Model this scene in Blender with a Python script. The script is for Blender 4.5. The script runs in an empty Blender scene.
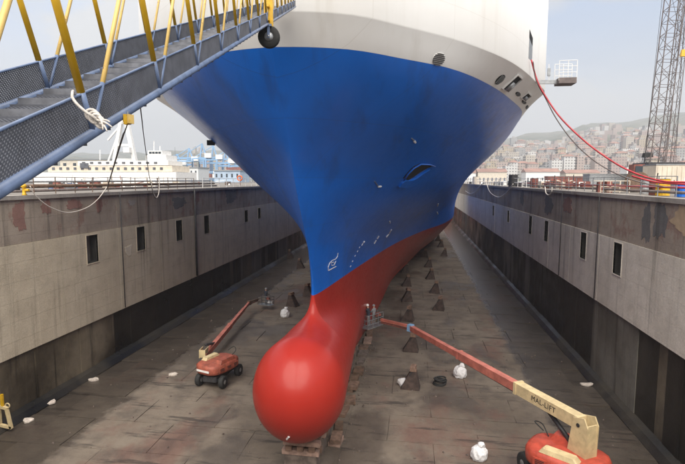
import bpy, math, random
import numpy as np
from mathutils import Vector, Matrix, Euler
random.seed(7)
RG = math.radians
sc = bpy.context.scene
col = sc.collection
# ------------------------------------------------------------------ camera
cam_d = bpy.data.cameras.new('camera')
cam = bpy.data.objects.new('camera', cam_d); col.objects.link(cam)
cam_d.sensor_width = 36; cam_d.lens = 36*495/685
cam_d.clip_start = .05; cam_d.clip_end = 20000
CAM = Vector((0, 0, 14.0))
CROT = Euler((RG(90-6.0), 0, RG(8.29)))
cam.location = CAM; cam.rotation_euler = CROT
sc.camera = cam
# ------------------------------------------------------------------ sky
SUN_EL, SUN_AZ = 54, 172           # azimuth clockwise from +Y (the dock axis)
w = bpy.data.worlds.new('World'); sc.world = w; w.use_nodes = True
nt = w.node_tree; nt.nodes.clear()
N = nt.nodes.new; L = nt.links.new
out = N('ShaderNodeOutputWorld'); bg = N('ShaderNodeBackground'); bg.inputs[1].default_value = .060
sky = N('ShaderNodeTexSky'); sky.sky_type = 'NISHITA'; sky.sun_disc = False
sky.sun_elevation = RG(SUN_EL); sky.sun_rotation = RG(SUN_AZ); sky.air_density = 1.0; sky.dust_density = 1.6
tc = N('ShaderNodeTexCoord'); mp = N('ShaderNodeMapping'); mp.inputs['Scale'].default_value = (1, 1, 2.6)
mp.inputs['Location'].default_value = (.35, .1, .2)
L(tc.outputs['Generated'], mp.inputs[0])
nz = N('ShaderNodeTexNoise'); nz.inputs['Scale'].default_value = 1.7; nz.inputs['Detail'].default_value = 7; nz.inputs['Roughness'].default_value = .55
L(mp.outputs[0], nz.inputs[0])
sep = N('ShaderNodeSeparateXYZ'); L(tc.outputs['Generated'], sep.inputs[0])
cr = N('ShaderNodeMapRange'); cr.inputs['From Min'].default_value = .36; cr.inputs['From Max'].default_value = .60
cr.inputs['To Min'].default_value = .62; cr.inputs['To Max'].default_value = 1.0; cr.interpolation_type = 'SMOOTHSTEP'
L(nz.outputs[0], cr.inputs[0])
lo = N('ShaderNodeMapRange'); lo.inputs['From Min'].default_value = .10; lo.inputs['From Max'].default_value = .33
lo.inputs['To Min'].default_value = 1.0; lo.inputs['To Max'].default_value = 0.0; lo.interpolation_type = 'SMOOTHSTEP'
L(sep.outputs[2], lo.inputs[0])
mx = N('ShaderNodeMath'); mx.operation = 'MAXIMUM'; L(cr.outputs[0], mx.inputs[0]); L(lo.outputs[0], mx.inputs[1])
n2 = N('ShaderNodeTexNoise'); n2.inputs['Scale'].default_value = 3.1; n2.inputs['Detail'].default_value = 8; L(mp.outputs[0], n2.inputs[0])
cc = N('ShaderNodeMix'); cc.data_type = 'RGBA'; cc.inputs[6].default_value = (5.7, 7.0, 9.3, 1); cc.inputs[7].default_value = (7.7, 7.75, 7.9, 1)
c3 = N('ShaderNodeMapRange'); c3.inputs['From Min'].default_value = .45; c3.inputs['From Max'].default_value = .56; L(n2.outputs[0], c3.inputs[0])
c4 = N('ShaderNodeMath'); c4.operation = 'MAXIMUM'; L(c3.outputs[0], c4.inputs[0]); L(lo.outputs[0], c4.inputs[1]); L(c4.outputs[0], cc.inputs[0])
mixc = N('ShaderNodeMix'); mixc.data_type = 'RGBA'
L(mx.outputs[0], mixc.inputs[0]); L(sky.outputs[0], mixc.inputs[6]); L(cc.outputs[2], mixc.inputs[7])
L(mixc.outputs[2], bg.inputs[0]); L(bg.outputs[0], out.inputs[0])
# ------------------------------------------------------------------ sun (thin cloud: soft and weak)
sd = bpy.data.lights.new('sun', 'SUN'); sd.energy = 4.0; sd.angle = RG(68); sd.color = (1, .93, .82)
so = bpy.data.objects.new('sun', sd); col.objects.link(so)
sdir = Vector((math.sin(RG(SUN_AZ))*math.cos(RG(SUN_EL)), math.cos(RG(SUN_AZ))*math.cos(RG(SUN_EL)), math.sin(RG(SUN_EL))))
so.rotation_euler = sdir.to_track_quat('Z', 'Y').to_euler()
sc.view_settings.view_transform = 'Standard'; sc.view_settings.look = 'None'
sc.view_settings.exposure = 1.0; sc.view_settings.gamma = 1
sc.cycles.max_bounces = 6; sc.cycles.diffuse_bounces = 5; sc.cycles.volume_bounces = 3
sc.cycles.use_denoising = True

# ------------------------------------------------------------------ helpers
CM = CROT.to_matrix()
def ray(px, py):
    d = CM @ Vector(((px-342.5)/495, -(py-232)/495, -1)); return d
def P(px, py, Y):
    d = ray(px, py); return CAM + d*(Y/d.y)
def F(px, py, z=0):
    d = ray(px, py); return CAM + d*((z-CAM.z)/d.z)
def proj(p):
    v = CM.transposed() @ (Vector(p)-CAM); return (342.5+495*v.x/-v.z, 232-495*v.y/-v.z)

class MB:
    def __init__(s): s.v = []; s.f = []; s.m = []; s.mi = 0
    def add(s, vs, fs):
        n = len(s.v); s.v += [tuple(x) for x in vs]; s.f += [tuple(i+n for i in f) for f in fs]; s.m += [s.mi]*len(fs); return s
    def box(s, a, b):
        (x0, y0, z0), (x1, y1, z1) = a, b
        return s.add([(x0,y0,z0),(x1,y0,z0),(x1,y1,z0),(x0,y1,z0),(x0,y0,z1),(x1,y0,z1),(x1,y1,z1),(x0,y1,z1)],
                     [(0,3,2,1),(4,5,6,7),(0,1,5,4),(1,2,6,5),(2,3,7,6),(3,0,4,7)])
    def cbox(s, c, d, rot=0, taper=1, ch=0):
        x, y, z = d[0]/2, d[1]/2, d[2]/2; vs = []
        R = Matrix.Rotation(rot, 3, 'Z')
        for k, sx in ((-1, 1), (1, taper)):
            if ch:
                pts = [(-x*sx+ch,-y*sx),(x*sx-ch,-y*sx),(x*sx,-y*sx+ch),(x*sx,y*sx-ch),(x*sx-ch,y*sx),(-x*sx+ch,y*sx),(-x*sx,y*sx-ch),(-x*sx,-y*sx+ch)]
            else: pts = [(-x*sx,-y*sx),(x*sx,-y*sx),(x*sx,y*sx),(-x*sx,y*sx)]
            for p in pts: vs.append(Vector(c) + R @ Vector((p[0], p[1], k*z)))
        n = len(pts)
        return s.add(vs, [tuple(range(n-1, -1, -1)), tuple(range(n, 2*n))] + [(i, (i+1) % n, n+(i+1) % n, n+i) for i in range(n)])
    def beam(s, a, b, w, h=None, up=(0, 0, 1), w2=None, h2=None):
        a, b = Vector(a), Vector(b); h = h or w; w2 = w2 or w; h2 = h2 or h
        t = (b-a).normalized(); up = Vector(up)
        if abs(t.dot(up)) > .97: up = Vector((1, 0, 0))
        x = t.cross(up).normalized(); y = x.cross(t).normalized()
        vs = []
        for c, ww, hh in ((a, w, h), (b, w2, h2)):
            for i, j in ((-1,-1),(1,-1),(1,1),(-1,1)): vs.append(c + x*i*ww/2 + y*j*hh/2)
        return s.add(vs, [(0,3,2,1)[::-1],(4,5,6,7)[::-1],(0,1,5,4)[::-1],(1,2,6,5)[::-1],(2,3,7,6)[::-1],(3,0,4,7)[::-1]])
    def tube(s, pts, r, n=8, r2=None, cap=True):
        pts = [Vector(p) for p in pts]; m = len(pts); vs = []; x = None
        for i, p in enumerate(pts):
            t = (pts[min(i+1, m-1)]-pts[max(i-1, 0)]).normalized()
            if x is None:
                x = t.cross(Vector((0, 0, 1)))
                if x.length < .05: x = t.cross(Vector((1, 0, 0)))
            x = (x - t*x.dot(t)).normalized(); y = t.cross(x)
            rr = r if r2 is None else r+(r2-r)*i/(m-1)
            for k in range(n):
                a = 2*math.pi*k/n; vs.append(p + x*math.cos(a)*rr + y*math.sin(a)*rr)
        fs = [(i*n+k, i*n+(k+1) % n, (i+1)*n+(k+1) % n, (i+1)*n+k) for i in range(m-1) for k in range(n)]
        if cap: fs += [tuple(range(n-1, -1, -1)), tuple(range((m-1)*n, m*n))]
        return s.add(vs, fs)
    def ring(s, c, ax, R, r, n=20, k=8):
        ax = Vector(ax).normalized(); x = ax.orthogonal().normalized(); y = ax.cross(x); vs = []
        for i in range(n):
            a = 2*math.pi*i/n; d = x*math.cos(a)+y*math.sin(a)
            for j in range(k):
                b = 2*math.pi*j/k; vs.append(Vector(c)+d*(R+r*math.cos(b))+ax*r*math.sin(b))
        return s.add(vs, [(i*k+j, ((i+1) % n)*k+j, ((i+1) % n)*k+(j+1) % k, i*k+(j+1) % k) for i in range(n) for j in range(k)])
    def lathe(s, c, ax, prof, n=16):
        ax = Vector(ax).normalized(); x = ax.orthogonal().normalized(); y = ax.cross(x); vs = []
        for (r, h) in prof:
            for i in range(n):
                a = 2*math.pi*i/n; vs.append(Vector(c)+ax*h+(x*math.cos(a)+y*math.sin(a))*r)
        m = len(prof)
        fs = [(j*n+i, j*n+(i+1) % n, (j+1)*n+(i+1) % n, (j+1)*n+i) for j in range(m-1) for i in range(n)]
        return s.add(vs, fs+[tuple(range(n-1, -1, -1)), tuple(range((m-1)*n, m*n))])
    def mesh(s, name, mats, smooth=False):
        me = bpy.data.meshes.new(name); me.from_pydata(s.v, [], s.f)
        for m in (mats if isinstance(mats, (list, tuple)) else [mats]): me.materials.append(m)
        if max(s.m or [0]): me.polygons.foreach_set('material_index', s.m)
        if smooth: me.polygons.foreach_set('use_smooth', [True]*len(me.polygons))
        me.update(); return me
    def build(s, name, mats, parent=None, smooth=False):
        o = bpy.data.objects.new(name, s.mesh(name, mats, smooth)); col.objects.link(o)
        if parent: attach(o, parent)
        return o
def attach(o, parent):
    o.parent = parent
    def wm(p):
        b = Matrix.Translation(p.location) @ p.rotation_euler.to_matrix().to_4x4()
        return b if p.parent is None else wm(p.parent) @ p.matrix_parent_inverse @ b
    o.matrix_parent_inverse = wm(parent).inverted()
def tag(o, label=None, cat=None, group=None, kind=None):
    if label: o['label'] = label
    if cat: o['category'] = cat
    if group: o['group'] = group
    if kind: o['kind'] = kind
    return o
def empty(name, loc, label, cat, group=None):
    o = bpy.data.objects.new(name, None); col.objects.link(o); o.location = loc; o.empty_display_size = .2
    return tag(o, label, cat, group)
ORD = ['first', 'second', 'third', 'fourth', 'fifth', 'sixth', 'seventh', 'eighth', 'ninth', 'tenth', 'eleventh', 'twelfth', 'thirteenth', 'fourteenth', 'fifteenth', 'sixteenth', 'seventeenth', 'eighteenth', 'nineteenth', 'twentieth', 'twenty-first', 'twenty-second']
def copy_tree(o, parent=None):
    c = o.copy(); col.objects.link(c)
    if parent: c.parent = parent; c.matrix_parent_inverse = o.matrix_parent_inverse.copy()
    for ch in [k for k in col.objects if k.parent is o]: copy_tree(ch, c)
    return c
def spline(pts, n=8):
    pts = [Vector(p) for p in pts]; q = [pts[0]*2-pts[1]]+pts+[pts[-1]*2-pts[-2]]; r = []
    for i in range(1, len(q)-2):
        for k in range(n):
            t = k/n; a, b, c, d = q[i-1], q[i], q[i+1], q[i+2]
            r.append(.5*((2*b)+(c-a)*t+(2*a-5*b+4*c-d)*t*t+(3*b-a-3*c+d)*t**3))
    r.append(pts[-1]); return r
def blob(name, c, size, m, seed, parent=None, sub=2, rough=.25):
    import bmesh
    bm = bmesh.new(); bmesh.ops.create_icosphere(bm, subdivisions=sub, radius=1)
    rr = random.Random(seed)
    for v in bm.verts:
        k = 1+rr.uniform(-rough, rough); v.co = Vector((v.co.x*size[0]*k, v.co.y*size[1]*k, max(v.co.z, -.55)*size[2]*k))+Vector(c)
    me = bpy.data.meshes.new(name); bm.to_mesh(me); bm.free(); me.materials.append(m)
    o = bpy.data.objects.new(name, me); col.objects.link(o)
    if parent: attach(o, parent)
    return o

# ------------------------------------------------------------------ materials
class MT:
    """small node-graph helper; textures run in world position so that copies differ"""
    def __init__(s, name, rough=.6, metal=0, local=False):
        s.m = bpy.data.materials.new(name); s.m.use_nodes = True; s.t = s.m.node_tree
        s.b = s.t.nodes['Principled BSDF']; s.b.inputs['Roughness'].default_value = rough; s.b.inputs['Metallic'].default_value = metal
        if local: s.pos = s.t.nodes.new('ShaderNodeTexCoord').outputs['Object']
        else: s.pos = s.t.nodes.new('ShaderNodeNewGeometry').outputs['Position']
    def noise(s, scale, sx=(1, 1, 1), detail=5, rough=.55, off=(0, 0, 0)):
        mp = s.t.nodes.new('ShaderNodeMapping'); mp.inputs['Scale'].default_value = sx; mp.inputs['Location'].default_value = off
        s.t.links.new(s.pos, mp.inputs[0]); n = s.t.nodes.new('ShaderNodeTexNoise')
        n.inputs['Scale'].default_value = scale; n.inputs['Detail'].default_value = detail; n.inputs['Roughness'].default_value = rough
        s.t.links.new(mp.outputs[0], n.inputs[0]); return n.outputs[0]
    def rng(s, v, a, b, lo=0, hi=1):
        n = s.t.nodes.new('ShaderNodeMapRange'); n.interpolation_type = 'SMOOTHSTEP'
        for k, x in zip(('From Min', 'From Max', 'To Min', 'To Max'), (a, b, lo, hi)): n.inputs[k].default_value = x
        s.t.links.new(v, n.inputs[0]); return n.outputs[0]
    def mix(s, f, a, b, mode='MIX'):
        n = s.t.nodes.new('ShaderNodeMix'); n.data_type = 'RGBA'; n.blend_type = mode
        for i, x in ((0, f), (6, a), (7, b)):
            if isinstance(x, (int, float)): n.inputs[i].default_value = x
            elif isinstance(x, tuple): n.inputs[i].default_value = (*x, 1)
            else: s.t.links.new(x, n.inputs[i])
        return n.outputs[2]
    def math(s, op, a, b=None):
        n = s.t.nodes.new('ShaderNodeMath'); n.operation = op
        for i, x in ((0, a), (1, b)):
            if x is None: continue
            if isinstance(x, (int, float)): n.inputs[i].default_value = x
            else: s.t.links.new(x, n.inputs[i])
        return n.outputs[0]
    def xyz(s):
        n = s.t.nodes.new('ShaderNodeSeparateXYZ'); s.t.links.new(s.pos, n.inputs[0]); return n.outputs
    def color(s, c): 
        if isinstance(c, tuple): s.b.inputs['Base Color'].default_value = (*c, 1)
        else: s.t.links.new(c, s.b.inputs['Base Color'])
        return s
    def roughn(s, v): s.t.links.new(v, s.b.inputs['Roughness']); return s
    def bump(s, v, strength=.3, dist=.02):
        n = s.t.nodes.new('ShaderNodeBump'); n.inputs['Strength'].default_value = strength; n.inputs['Distance'].default_value = dist
        s.t.links.new(v, n.inputs['Height']); s.t.links.new(n.outputs[0], s.b.inputs['Normal']); return s
def paint(name, c, rough=.5, metal=0, var=.25, scale=3, rust=0, rc=(.12, .045, .02), local=False, bump=.05):
    t = MT(name, rough, metal, local)
    n = t.noise(scale); x = t.mix(t.rng(n, .3, .7), tuple(k*(1-var) for k in c), tuple(min(1, k*(1+var)) for k in c))
    if rust:
        r = t.noise(scale*2.3, detail=8, rough=.7, off=(3, 1, 7)); x = t.mix(t.rng(r, .66-rust*.3, .74-rust*.3), x, rc)
    t.color(x); t.bump(t.noise(scale*6), bump, .01)
    return t.m

def mk_concrete(name, c1, c2, streak=.5, red=0, wet=0, form=1.15, stainc=(.035, .028, .022)):
    t = MT(name, .85)
    big = t.noise(.16, detail=6, rough=.6); mid = t.noise(.9, detail=8, rough=.65, off=(5, 2, 1)); fine = t.noise(14, detail=6)
    c = t.mix(t.rng(big, .35, .65), c1, c2)
    c = t.mix(t.rng(mid, .42, .72, 0, .35), c, tuple(k*.6 for k in c1))
    st = t.noise(1.0, (1.3, 1.3, .06), 6, .65, off=(0, 4, 0))
    c = t.mix(t.rng(st, .52, .70, 0, streak), c, stainc)
    st2 = t.noise(2.6, (1.3, 1.3, .05), 5, .6, off=(9, 4, 0))
    c = t.mix(t.rng(st2, .60, .72, 0, streak*.35), c, tuple(min(1, k*1.6) for k in c2))
    if red:
        rd = t.noise(.55, (1, 1, .7), 7, .7, off=(1, 8, 3)); c = t.mix(t.rng(rd, .54, .62, 0, red), c, (.21, .075, .055))
    if form:
        z = t.xyz()[2]; fr = t.math('FRACT', t.math('DIVIDE', z, form)); ln = t.math('LESS_THAN', fr, .02)
        c = t.mix(t.math('MULTIPLY', ln, .2), c, tuple(k*.35 for k in c1))
        sub = t.math('FRACT', t.math('DIVIDE', z, form/4)); 
        h = t.math('SUBTRACT', t.math('ADD', t.math('MULTIPLY', fine, .6), t.math('MULTIPLY', mid, 2.0)), t.math('ADD', t.math('MULTIPLY', ln, .8), t.math('MULTIPLY', t.math('LESS_THAN', sub, .03), .12)))
    else: h = t.math('ADD', t.math('MULTIPLY', fine, .6), t.math('MULTIPLY', mid, 2.0))
    c = t.mix(t.rng(fine, .3, .7, 0, .16), c, (.02, .018, .015))
    t.color(c); t.bump(h, .6, .03)
    if wet: t.roughn(t.rng(big, .3, .7, .25, .8))
    return t.m
M = {}
M['wall_light'] = mk_concrete('wall_light', (.55, .47, .35), (.64, .56, .43), .35)
M['wall_light_r'] = mk_concrete('wall_light_right', (.66, .60, .51), (.76, .70, .61), .4)
M['wall_upper'] = mk_concrete('wall_upper', (.30, .245, .20), (.40, .335, .27), .6, red=.45, form=.9)
M['wall_low'] = mk_concrete('wall_low', (.010, .009, .008), (.045, .036, .025), .6, wet=1, form=0, stainc=(.008, .008, .008))
M['wall_low_pale'] = mk_concrete('wall_low_pale', (.10, .092, .075), (.20, .185, .155), .9, wet=1, form=0, stainc=(.03, .022, .014))
M['coping'] = mk_concrete('coping', (.30, .27, .24), (.40, .37, .34), .3, red=.25, form=0)
M['patch_red'] = mk_concrete('patch_red', (.24, .12, .10), (.30, .17, .14), .6, form=.9)
M['patch_dark'] = mk_concrete('patch_dark', (.13, .125, .125), (.19, .18, .17), .6, form=.9)
M['patch_pale'] = mk_concrete('patch_pale', (.62, .55, .44), (.7, .62, .5), .3, form=0)
M['niche'] = mk_concrete('niche', (.022, .020, .018), (.04, .036, .03), .5, form=0)  # near-black lining: shade inside the wall niches is put into the colour
M['wall_low_brown'] = mk_concrete('wall_low_brown', (.050, .040, .028), (.22, .18, .125), .9, wet=1, form=0, stainc=(.010, .008, .006))
# dock floor
def mk_floor(name, base=1.0):
    t = MT(name, .85); x, y, z = t.xyz()
    big = t.noise(.11, detail=6, rough=.6, off=(2, 5, 0)); mid = t.noise(.7, (1, 1, 1), 8, .65); fine = t.noise(9, detail=8, rough=.7)
    c = t.mix(t.rng(big, .36, .62), (.092*base, .072*base, .055*base), (.145*base, .118*base, .092*base))
    c = t.mix(t.rng(mid, .40, .70, 0, .6), c, (.055*base, .043*base, .036*base))
    rd = t.noise(.16, (1, .7, 1), 6, .7, off=(7, 1, 3)); c = t.mix(t.rng(rd, .52, .68, 0, .55), c, (.14, .062, .048))
    st = t.noise(.8, (.25, 2.0, 1), 7, .7, off=(3, 3, 3)); c = t.mix(t.rng(st, .56, .66, 0, .7), c, (.025, .02, .018))
    sp = t.noise(3.4, detail=9, rough=.75, off=(1, 1, 9)); c = t.mix(t.rng(sp, .60, .68, 0, .35), c, (.24, .205, .175))
    sp2 = t.noise(5.0, detail=6, rough=.7, off=(4, 1, 2)); c = t.mix(t.rng(sp2, .62, .70, 0, .7), c, (.02, .017, .015))
    wet = t.rng(t.noise(.22, (1, .6, 1), 5, .6, off=(9, 3, 5)), .50, .60)
    wet2 = t.rng(x, -19.5, -16.5, 1, 0); wet3 = t.rng(x, 6.5, 9.2, 0, 1)
    wv = t.math('ADD', t.math('MAXIMUM', wet2, wet3), t.math('MULTIPLY', t.math('SUBTRACT', mid, .5), .9))
    wm = t.math('MAXIMUM', t.rng(wv, .35, .75), t.math('MULTIPLY', wet, .55))
    c = t.mix(t.math('MULTIPLY', wm, .62), c, (.028, .023, .020))
    t.color(c); t.roughn(t.rng(wm, 0, 1, .9, .26)); t.bump(t.math('ADD', t.math('MULTIPLY', fine, 1.0), t.math('MULTIPLY', mid, 1.6)), .7, .03)
    return t.m
M['floor'] = mk_floor('floor', 1.3); M['joint'] = mk_floor('joint', 1.0)
# hull paints
def hull_paint(name, c, c2, rough, spec=.5, dirt=(.05, .05, .06), dk=.25, coat=0):
    t = MT(name, rough)
    big = t.noise(.22, (1, 1, .5), 6, .6); st = t.noise(.9, (1.2, .5, .05), 6, .6, off=(2, 3, 4)); sc_ = t.noise(3.5, detail=8, rough=.75, off=(5, 5, 1))
    x = t.mix(t.rng(big, .3, .7), c, c2); x = t.mix(t.rng(st, .50, .75, 0, dk), x, dirt)
    x = t.mix(t.rng(sc_, .64, .74, 0, dk*.8), x, dirt)
    # weld seams of the shell plating: raised lines
    X, Y, Z = t.xyz()
    l1 = t.math('LESS_THAN', t.math('FRACT', t.math('DIVIDE', Z, 2.35)), .011); l2 = t.math('LESS_THAN', t.math('FRACT', t.math('DIVIDE', Y, 3.1)), .008)
    seam = t.math('MAXIMUM', l1, l2); x = t.mix(t.math('MULTIPLY', seam, .22), x, dirt)
    t.color(x); und = t.noise(.7, detail=3)
    t.bump(t.math('ADD', t.math('MULTIPLY', und, 1.5), t.math('ADD', t.math('MULTIPLY', seam, .6), t.math('MULTIPLY', sc_, .14))), .35, .02)
    t.roughn(t.rng(sc_, .3, .7, rough*.85, rough*1.2)); t.b.inputs['Specular IOR Level'].default_value = spec
    return t.m
M['blue'] = hull_paint('hull_blue', (.005, .115, .50), (.006, .14, .60), .34, .45, dirt=(.02, .035, .09), dk=.35)
M['red'] = hull_paint('hull_red', (.32, .022, .015), (.38, .028, .018), .36, .2, dirt=(.26, .022, .018), dk=.16)
for k_, w_c in (('red', .14), ('blue', .12)):
    b_ = M[k_].node_tree.nodes['Principled BSDF']; b_.inputs['Coat Weight'].default_value = w_c; b_.inputs['Coat Roughness'].default_value = .16
M['white'] = hull_paint('hull_white', (.74, .72, .69), (.80, .79, .77), .5, .4, dirt=(.5, .46, .40), dk=.3)
M['yellow'] = paint('yellow_paint', (.62, .36, .012), .42, var=.14, scale=6, rust=.12)
M['cream_yellow'] = paint('faded_yellow_paint', (.66, .45, .14), .5, var=.12, scale=7, rust=.2, rc=(.20, .07, .02))
M['bluegrey'] = paint('blue_grey_steel', (.13, .18, .30), .42, var=.2, scale=8, rust=.1)
M['mesh'] = paint('grating_steel', (.105, .11, .13), .5, .3, var=.2, scale=9)
M['tread'] = paint('tread_steel', (.15, .155, .175), .5, .4, var=.25, scale=12)
M['galv'] = paint('galvanised', (.32, .33, .34), .45, .6, var=.15, scale=5)
M['darksteel'] = paint('dark_steel', (.035, .035, .038), .5, .3, var=.3, scale=5, rust=.2)
M['black'] = paint('black_rubber', (.018, .018, .018), .8, var=.3, scale=8)
M['hole'] = paint('dark_interior', (.012, .012, .013), .9, var=.2, scale=5)  # near-black; shade inside openings is painted on as flat raised plates
M['rope'] = paint('pale_rope', (.60, .55, .50), .9, var=.2, scale=40, bump=.5)
M['darkrope'] = paint('dark_rope', (.09, .08, .075), .9, var=.2, scale=30, bump=.5)
M['redhose'] = paint('red_hose', (.38, .03, .04), .6, var=.25, scale=3)
M['greyhose'] = paint('grey_hose', (.12, .095, .09), .6, var=.25, scale=3)
M['jlgred'] = paint('lift_red', (.42, .065, .038), .42, var=.2, scale=3, rust=.1)
M['liftpink'] = paint('faded_red_boom', (.46, .15, .11), .5, var=.22, scale=2, rust=.18, rc=(.25, .06, .04))
M['liftfaded'] = paint('lift_faded_red', (.30, .075, .045), .6, var=.3, scale=3, rust=.3)
M['liftcream'] = paint('lift_cream', (.58, .46, .26), .5, var=.14, scale=3, rust=.12)
M['wood'] = paint('old_timber', (.17, .105, .075), .85, var=.35, scale=4, bump=.4)
M['woodpale'] = paint('pale_timber', (.30, .20, .16), .85, var=.3, scale=4, bump=.4)
M['cradle'] = paint('cradle_steel', (.055, .036, .03), .85, var=.4, scale=3, rust=.2)
M['blockc'] = paint('block_concrete', (.13, .10, .085), .9, var=.35, scale=3, bump=.4)
M['whitebag'] = paint('white_bag', (.66, .65, .66), .8, var=.12, scale=6, bump=.5)
M['paper'] = paint('pale_scrap', (.55, .48, .42), .85, var=.2, scale=8)
M['whitepaint'] = paint('white_paint', (.72, .71, .69), .5, var=.08, scale=2)
M['cream'] = paint('cream_paint', (.60, .53, .43), .6, var=.12, scale=1)
M['rustred'] = paint('rust_red', (.20, .065, .05), .8, var=.35, scale=1.5, rust=.3)
M['brown'] = paint('brown_steel', (.12, .075, .05), .75, var=.4, scale=2, rust=.3)
M['tan'] = paint('tan_render', (.42, .31, .20), .9, var=.15, scale=2)
M['slate'] = paint('slate_render', (.09, .095, .11), .9, var=.3, scale=1.5)
M['cloth_dark'] = paint('dark_workwear', (.03, .035, .05), .9, var=.2, scale=10)
M['cloth_grey'] = paint('grey_workwear', (.22, .22, .23), .9, var=.2, scale=10)
M['skin'] = paint('skin', (.45, .26, .18), .6, var=.08, scale=10)
M['helmet'] = paint('white_helmet', (.80, .79, .76), .35, var=.03, scale=5)
M['marks'] = paint('white_marks', (.62, .62, .64), .7, var=.15, scale=5)
M['orange'] = paint('orange_plastic', (.70, .14, .03), .5, var=.1, scale=5)
M['quay'] = mk_concrete('quay_ground', (.17, .15, .13), (.25, .225, .20), .0, form=0)
M['glass'] = paint('dark_glass', (.03, .04, .05), .15, var=.2, scale=1)
M['craneblue'] = paint('crane_blue', (.20, .36, .56), .5, var=.12, scale=.3)
M['portblue'] = paint('port_pale_blue', (.38, .47, .58), .6, var=.1, scale=.3)
M['letters'] = paint('black_letters', (.02, .02, .02), .6, var=.05, scale=5)

# ================================================================== DOCK
XL, XR = -23.0, 12.75
ZTOP = 13.1
# ---- dock floor: base sheet + separate slabs
fl = MB().add([(XL-1, -2, -.05), (XR+1, -2, -.05), (XR+1, 172, -.05), (XL-1, 172, -.05)], [(0, 1, 2, 3)]).build('dock_floor', M['joint'])
tag(fl, 'dark stained concrete floor of the dry dock', None, None, 'structure')
def slab_mesh(w_, l_, seed):
    rr = random.Random(seed); nx, ny = 4, 3; g = .018; mb = MB(); vs = []
    for j in range(ny+1):
        for i in range(nx+1):
            e = .022 if (i in (0, nx) or j in (0, ny)) else 0
            x = -w_/2+g+(w_-2*g)*i/nx + (rr.uniform(-e, e)); y = -l_/2+g+(l_-2*g)*j/ny+rr.uniform(-e, e)
            vs.append((x, y, rr.uniform(-.012, .004)))
    fs = [(j*(nx+1)+i, j*(nx+1)+i+1, (j+1)*(nx+1)+i+1, (j+1)*(nx+1)+i) for j in range(ny) for i in range(nx)]
    edge = [i for i in range(nx)]+[j*(nx+1)+nx for j in range(ny)]+[ny*(nx+1)+nx-i for i in range(nx)]+[(ny-j)*(nx+1) for j in range(ny)]
    n = len(vs); m = len(edge)
    vs += [(vs[e][0], vs[e][1], -.09) for e in edge]
    fs += [(edge[k], n+k, n+(k+1) % m, edge[(k+1) % m]) for k in range(m)]
    mb.add(vs, fs); return mb.mesh('slab', M['floor'])
SW, SL = 4.9, 3.0
smeshes = [slab_mesh(SW, SL, s) for s in range(6)]
for j in range(25):
    for i in range(7 if j % 2 else 8):
        x = -20.9+SW*.5*(1 if j % 2 else 0)+i*SW+random.uniform(-.02, .02)
        if x > 11.5: continue
        o = bpy.data.objects.new('slab', random.choice(smeshes)); col.objects.link(o); o.parent = fl
        o.location = (x, 4.5+SL*(j+.5), random.uniform(-.006, .012)); o.rotation_euler = (random.uniform(-.002, .002), random.uniform(-.002, .002), random.choice((0, math.pi)))
rest = MB().add([(XL-1, 79.6, -.02), (XR+1, 79.6, -.02), (XR+1, 172, -.02), (XL-1, 172, -.02)], [(0, 1, 2, 3)]).build('far_floor', M['floor'])
tag(rest, 'far end of the dry dock floor under the ship', None, None, 'structure')
trk = MB().box((-6.85, 5, .012), (-3.6, 110, .07)).build('keel_track', M['floor'])
tag(trk, 'raised concrete strip carrying the keel blocks', None, None, 'structure')

# ---- walls
LEFT_N = [32.4, 38.8, 45.7, 52.2, 65.4, 71.2]
RIGHT_N = [33.0, 39.4, 50.1, 56.8, 70, 83]
def side_pt(side, d, Y, z):     # d = distance proud of wall face (into the dock)
    return ((XL+d) if side < 0 else (XR-d), Y, z)
def wall_grid(mb, side, Y0, Y1, z0, z1, d, niche=None, depth=.9, thick=.5):
    def q(a, b, c, e):
        f = [a, b, c, e]
        mb.add(f if side < 0 else f[::-1], [(0, 1, 2, 3)])
    p = lambda Y, z, dd=d: side_pt(side, dd, Y, z)
    if niche:
        n0, n1, m0, m1 = niche
        for (a, b, c, e) in ((Y0, n0, z0, z1), (n1, Y1, z0, z1), (n0, n1, z0, m0), (n0, n1, m1, z1)):
            q(p(a, c), p(b, c), p(b, e), p(a, e))
        k = d-depth; mb.mi = 1
        q(p(n0, m0), p(n1, m0), p(n1, m0, k), p(n0, m0, k)); q(p(n0, m1, k), p(n1, m1, k), p(n1, m1), p(n0, m1))
        q(p(n0, m0), p(n0, m0, k), p(n0, m1, k), p(n0, m1)); q(p(n1, m0, k), p(n1, m0), p(n1, m1), p(n1, m1, k))
        q(p(n0, m0, k), p(n1, m0, k), p(n1, m1, k), p(n0, m1, k)); mb.mi = 0
    else: q(p(Y0, z0), p(Y1, z0), p(Y1, z1), p(Y0, z1))
    t = d-thick
    q(p(Y0, z1), p(Y1, z1), p(Y1, z1, t), p(Y0, z1, t)); q(p(Y0, z0, t), p(Y1, z0, t), p(Y1, z0), p(Y0, z0))
    q(p(Y0, z0, t), p(Y0, z0), p(Y0, z1), p(Y0, z1, t)); q(p(Y1, z0), p(Y1, z0, t), p(Y1, z1, t), p(Y1, z1))
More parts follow.
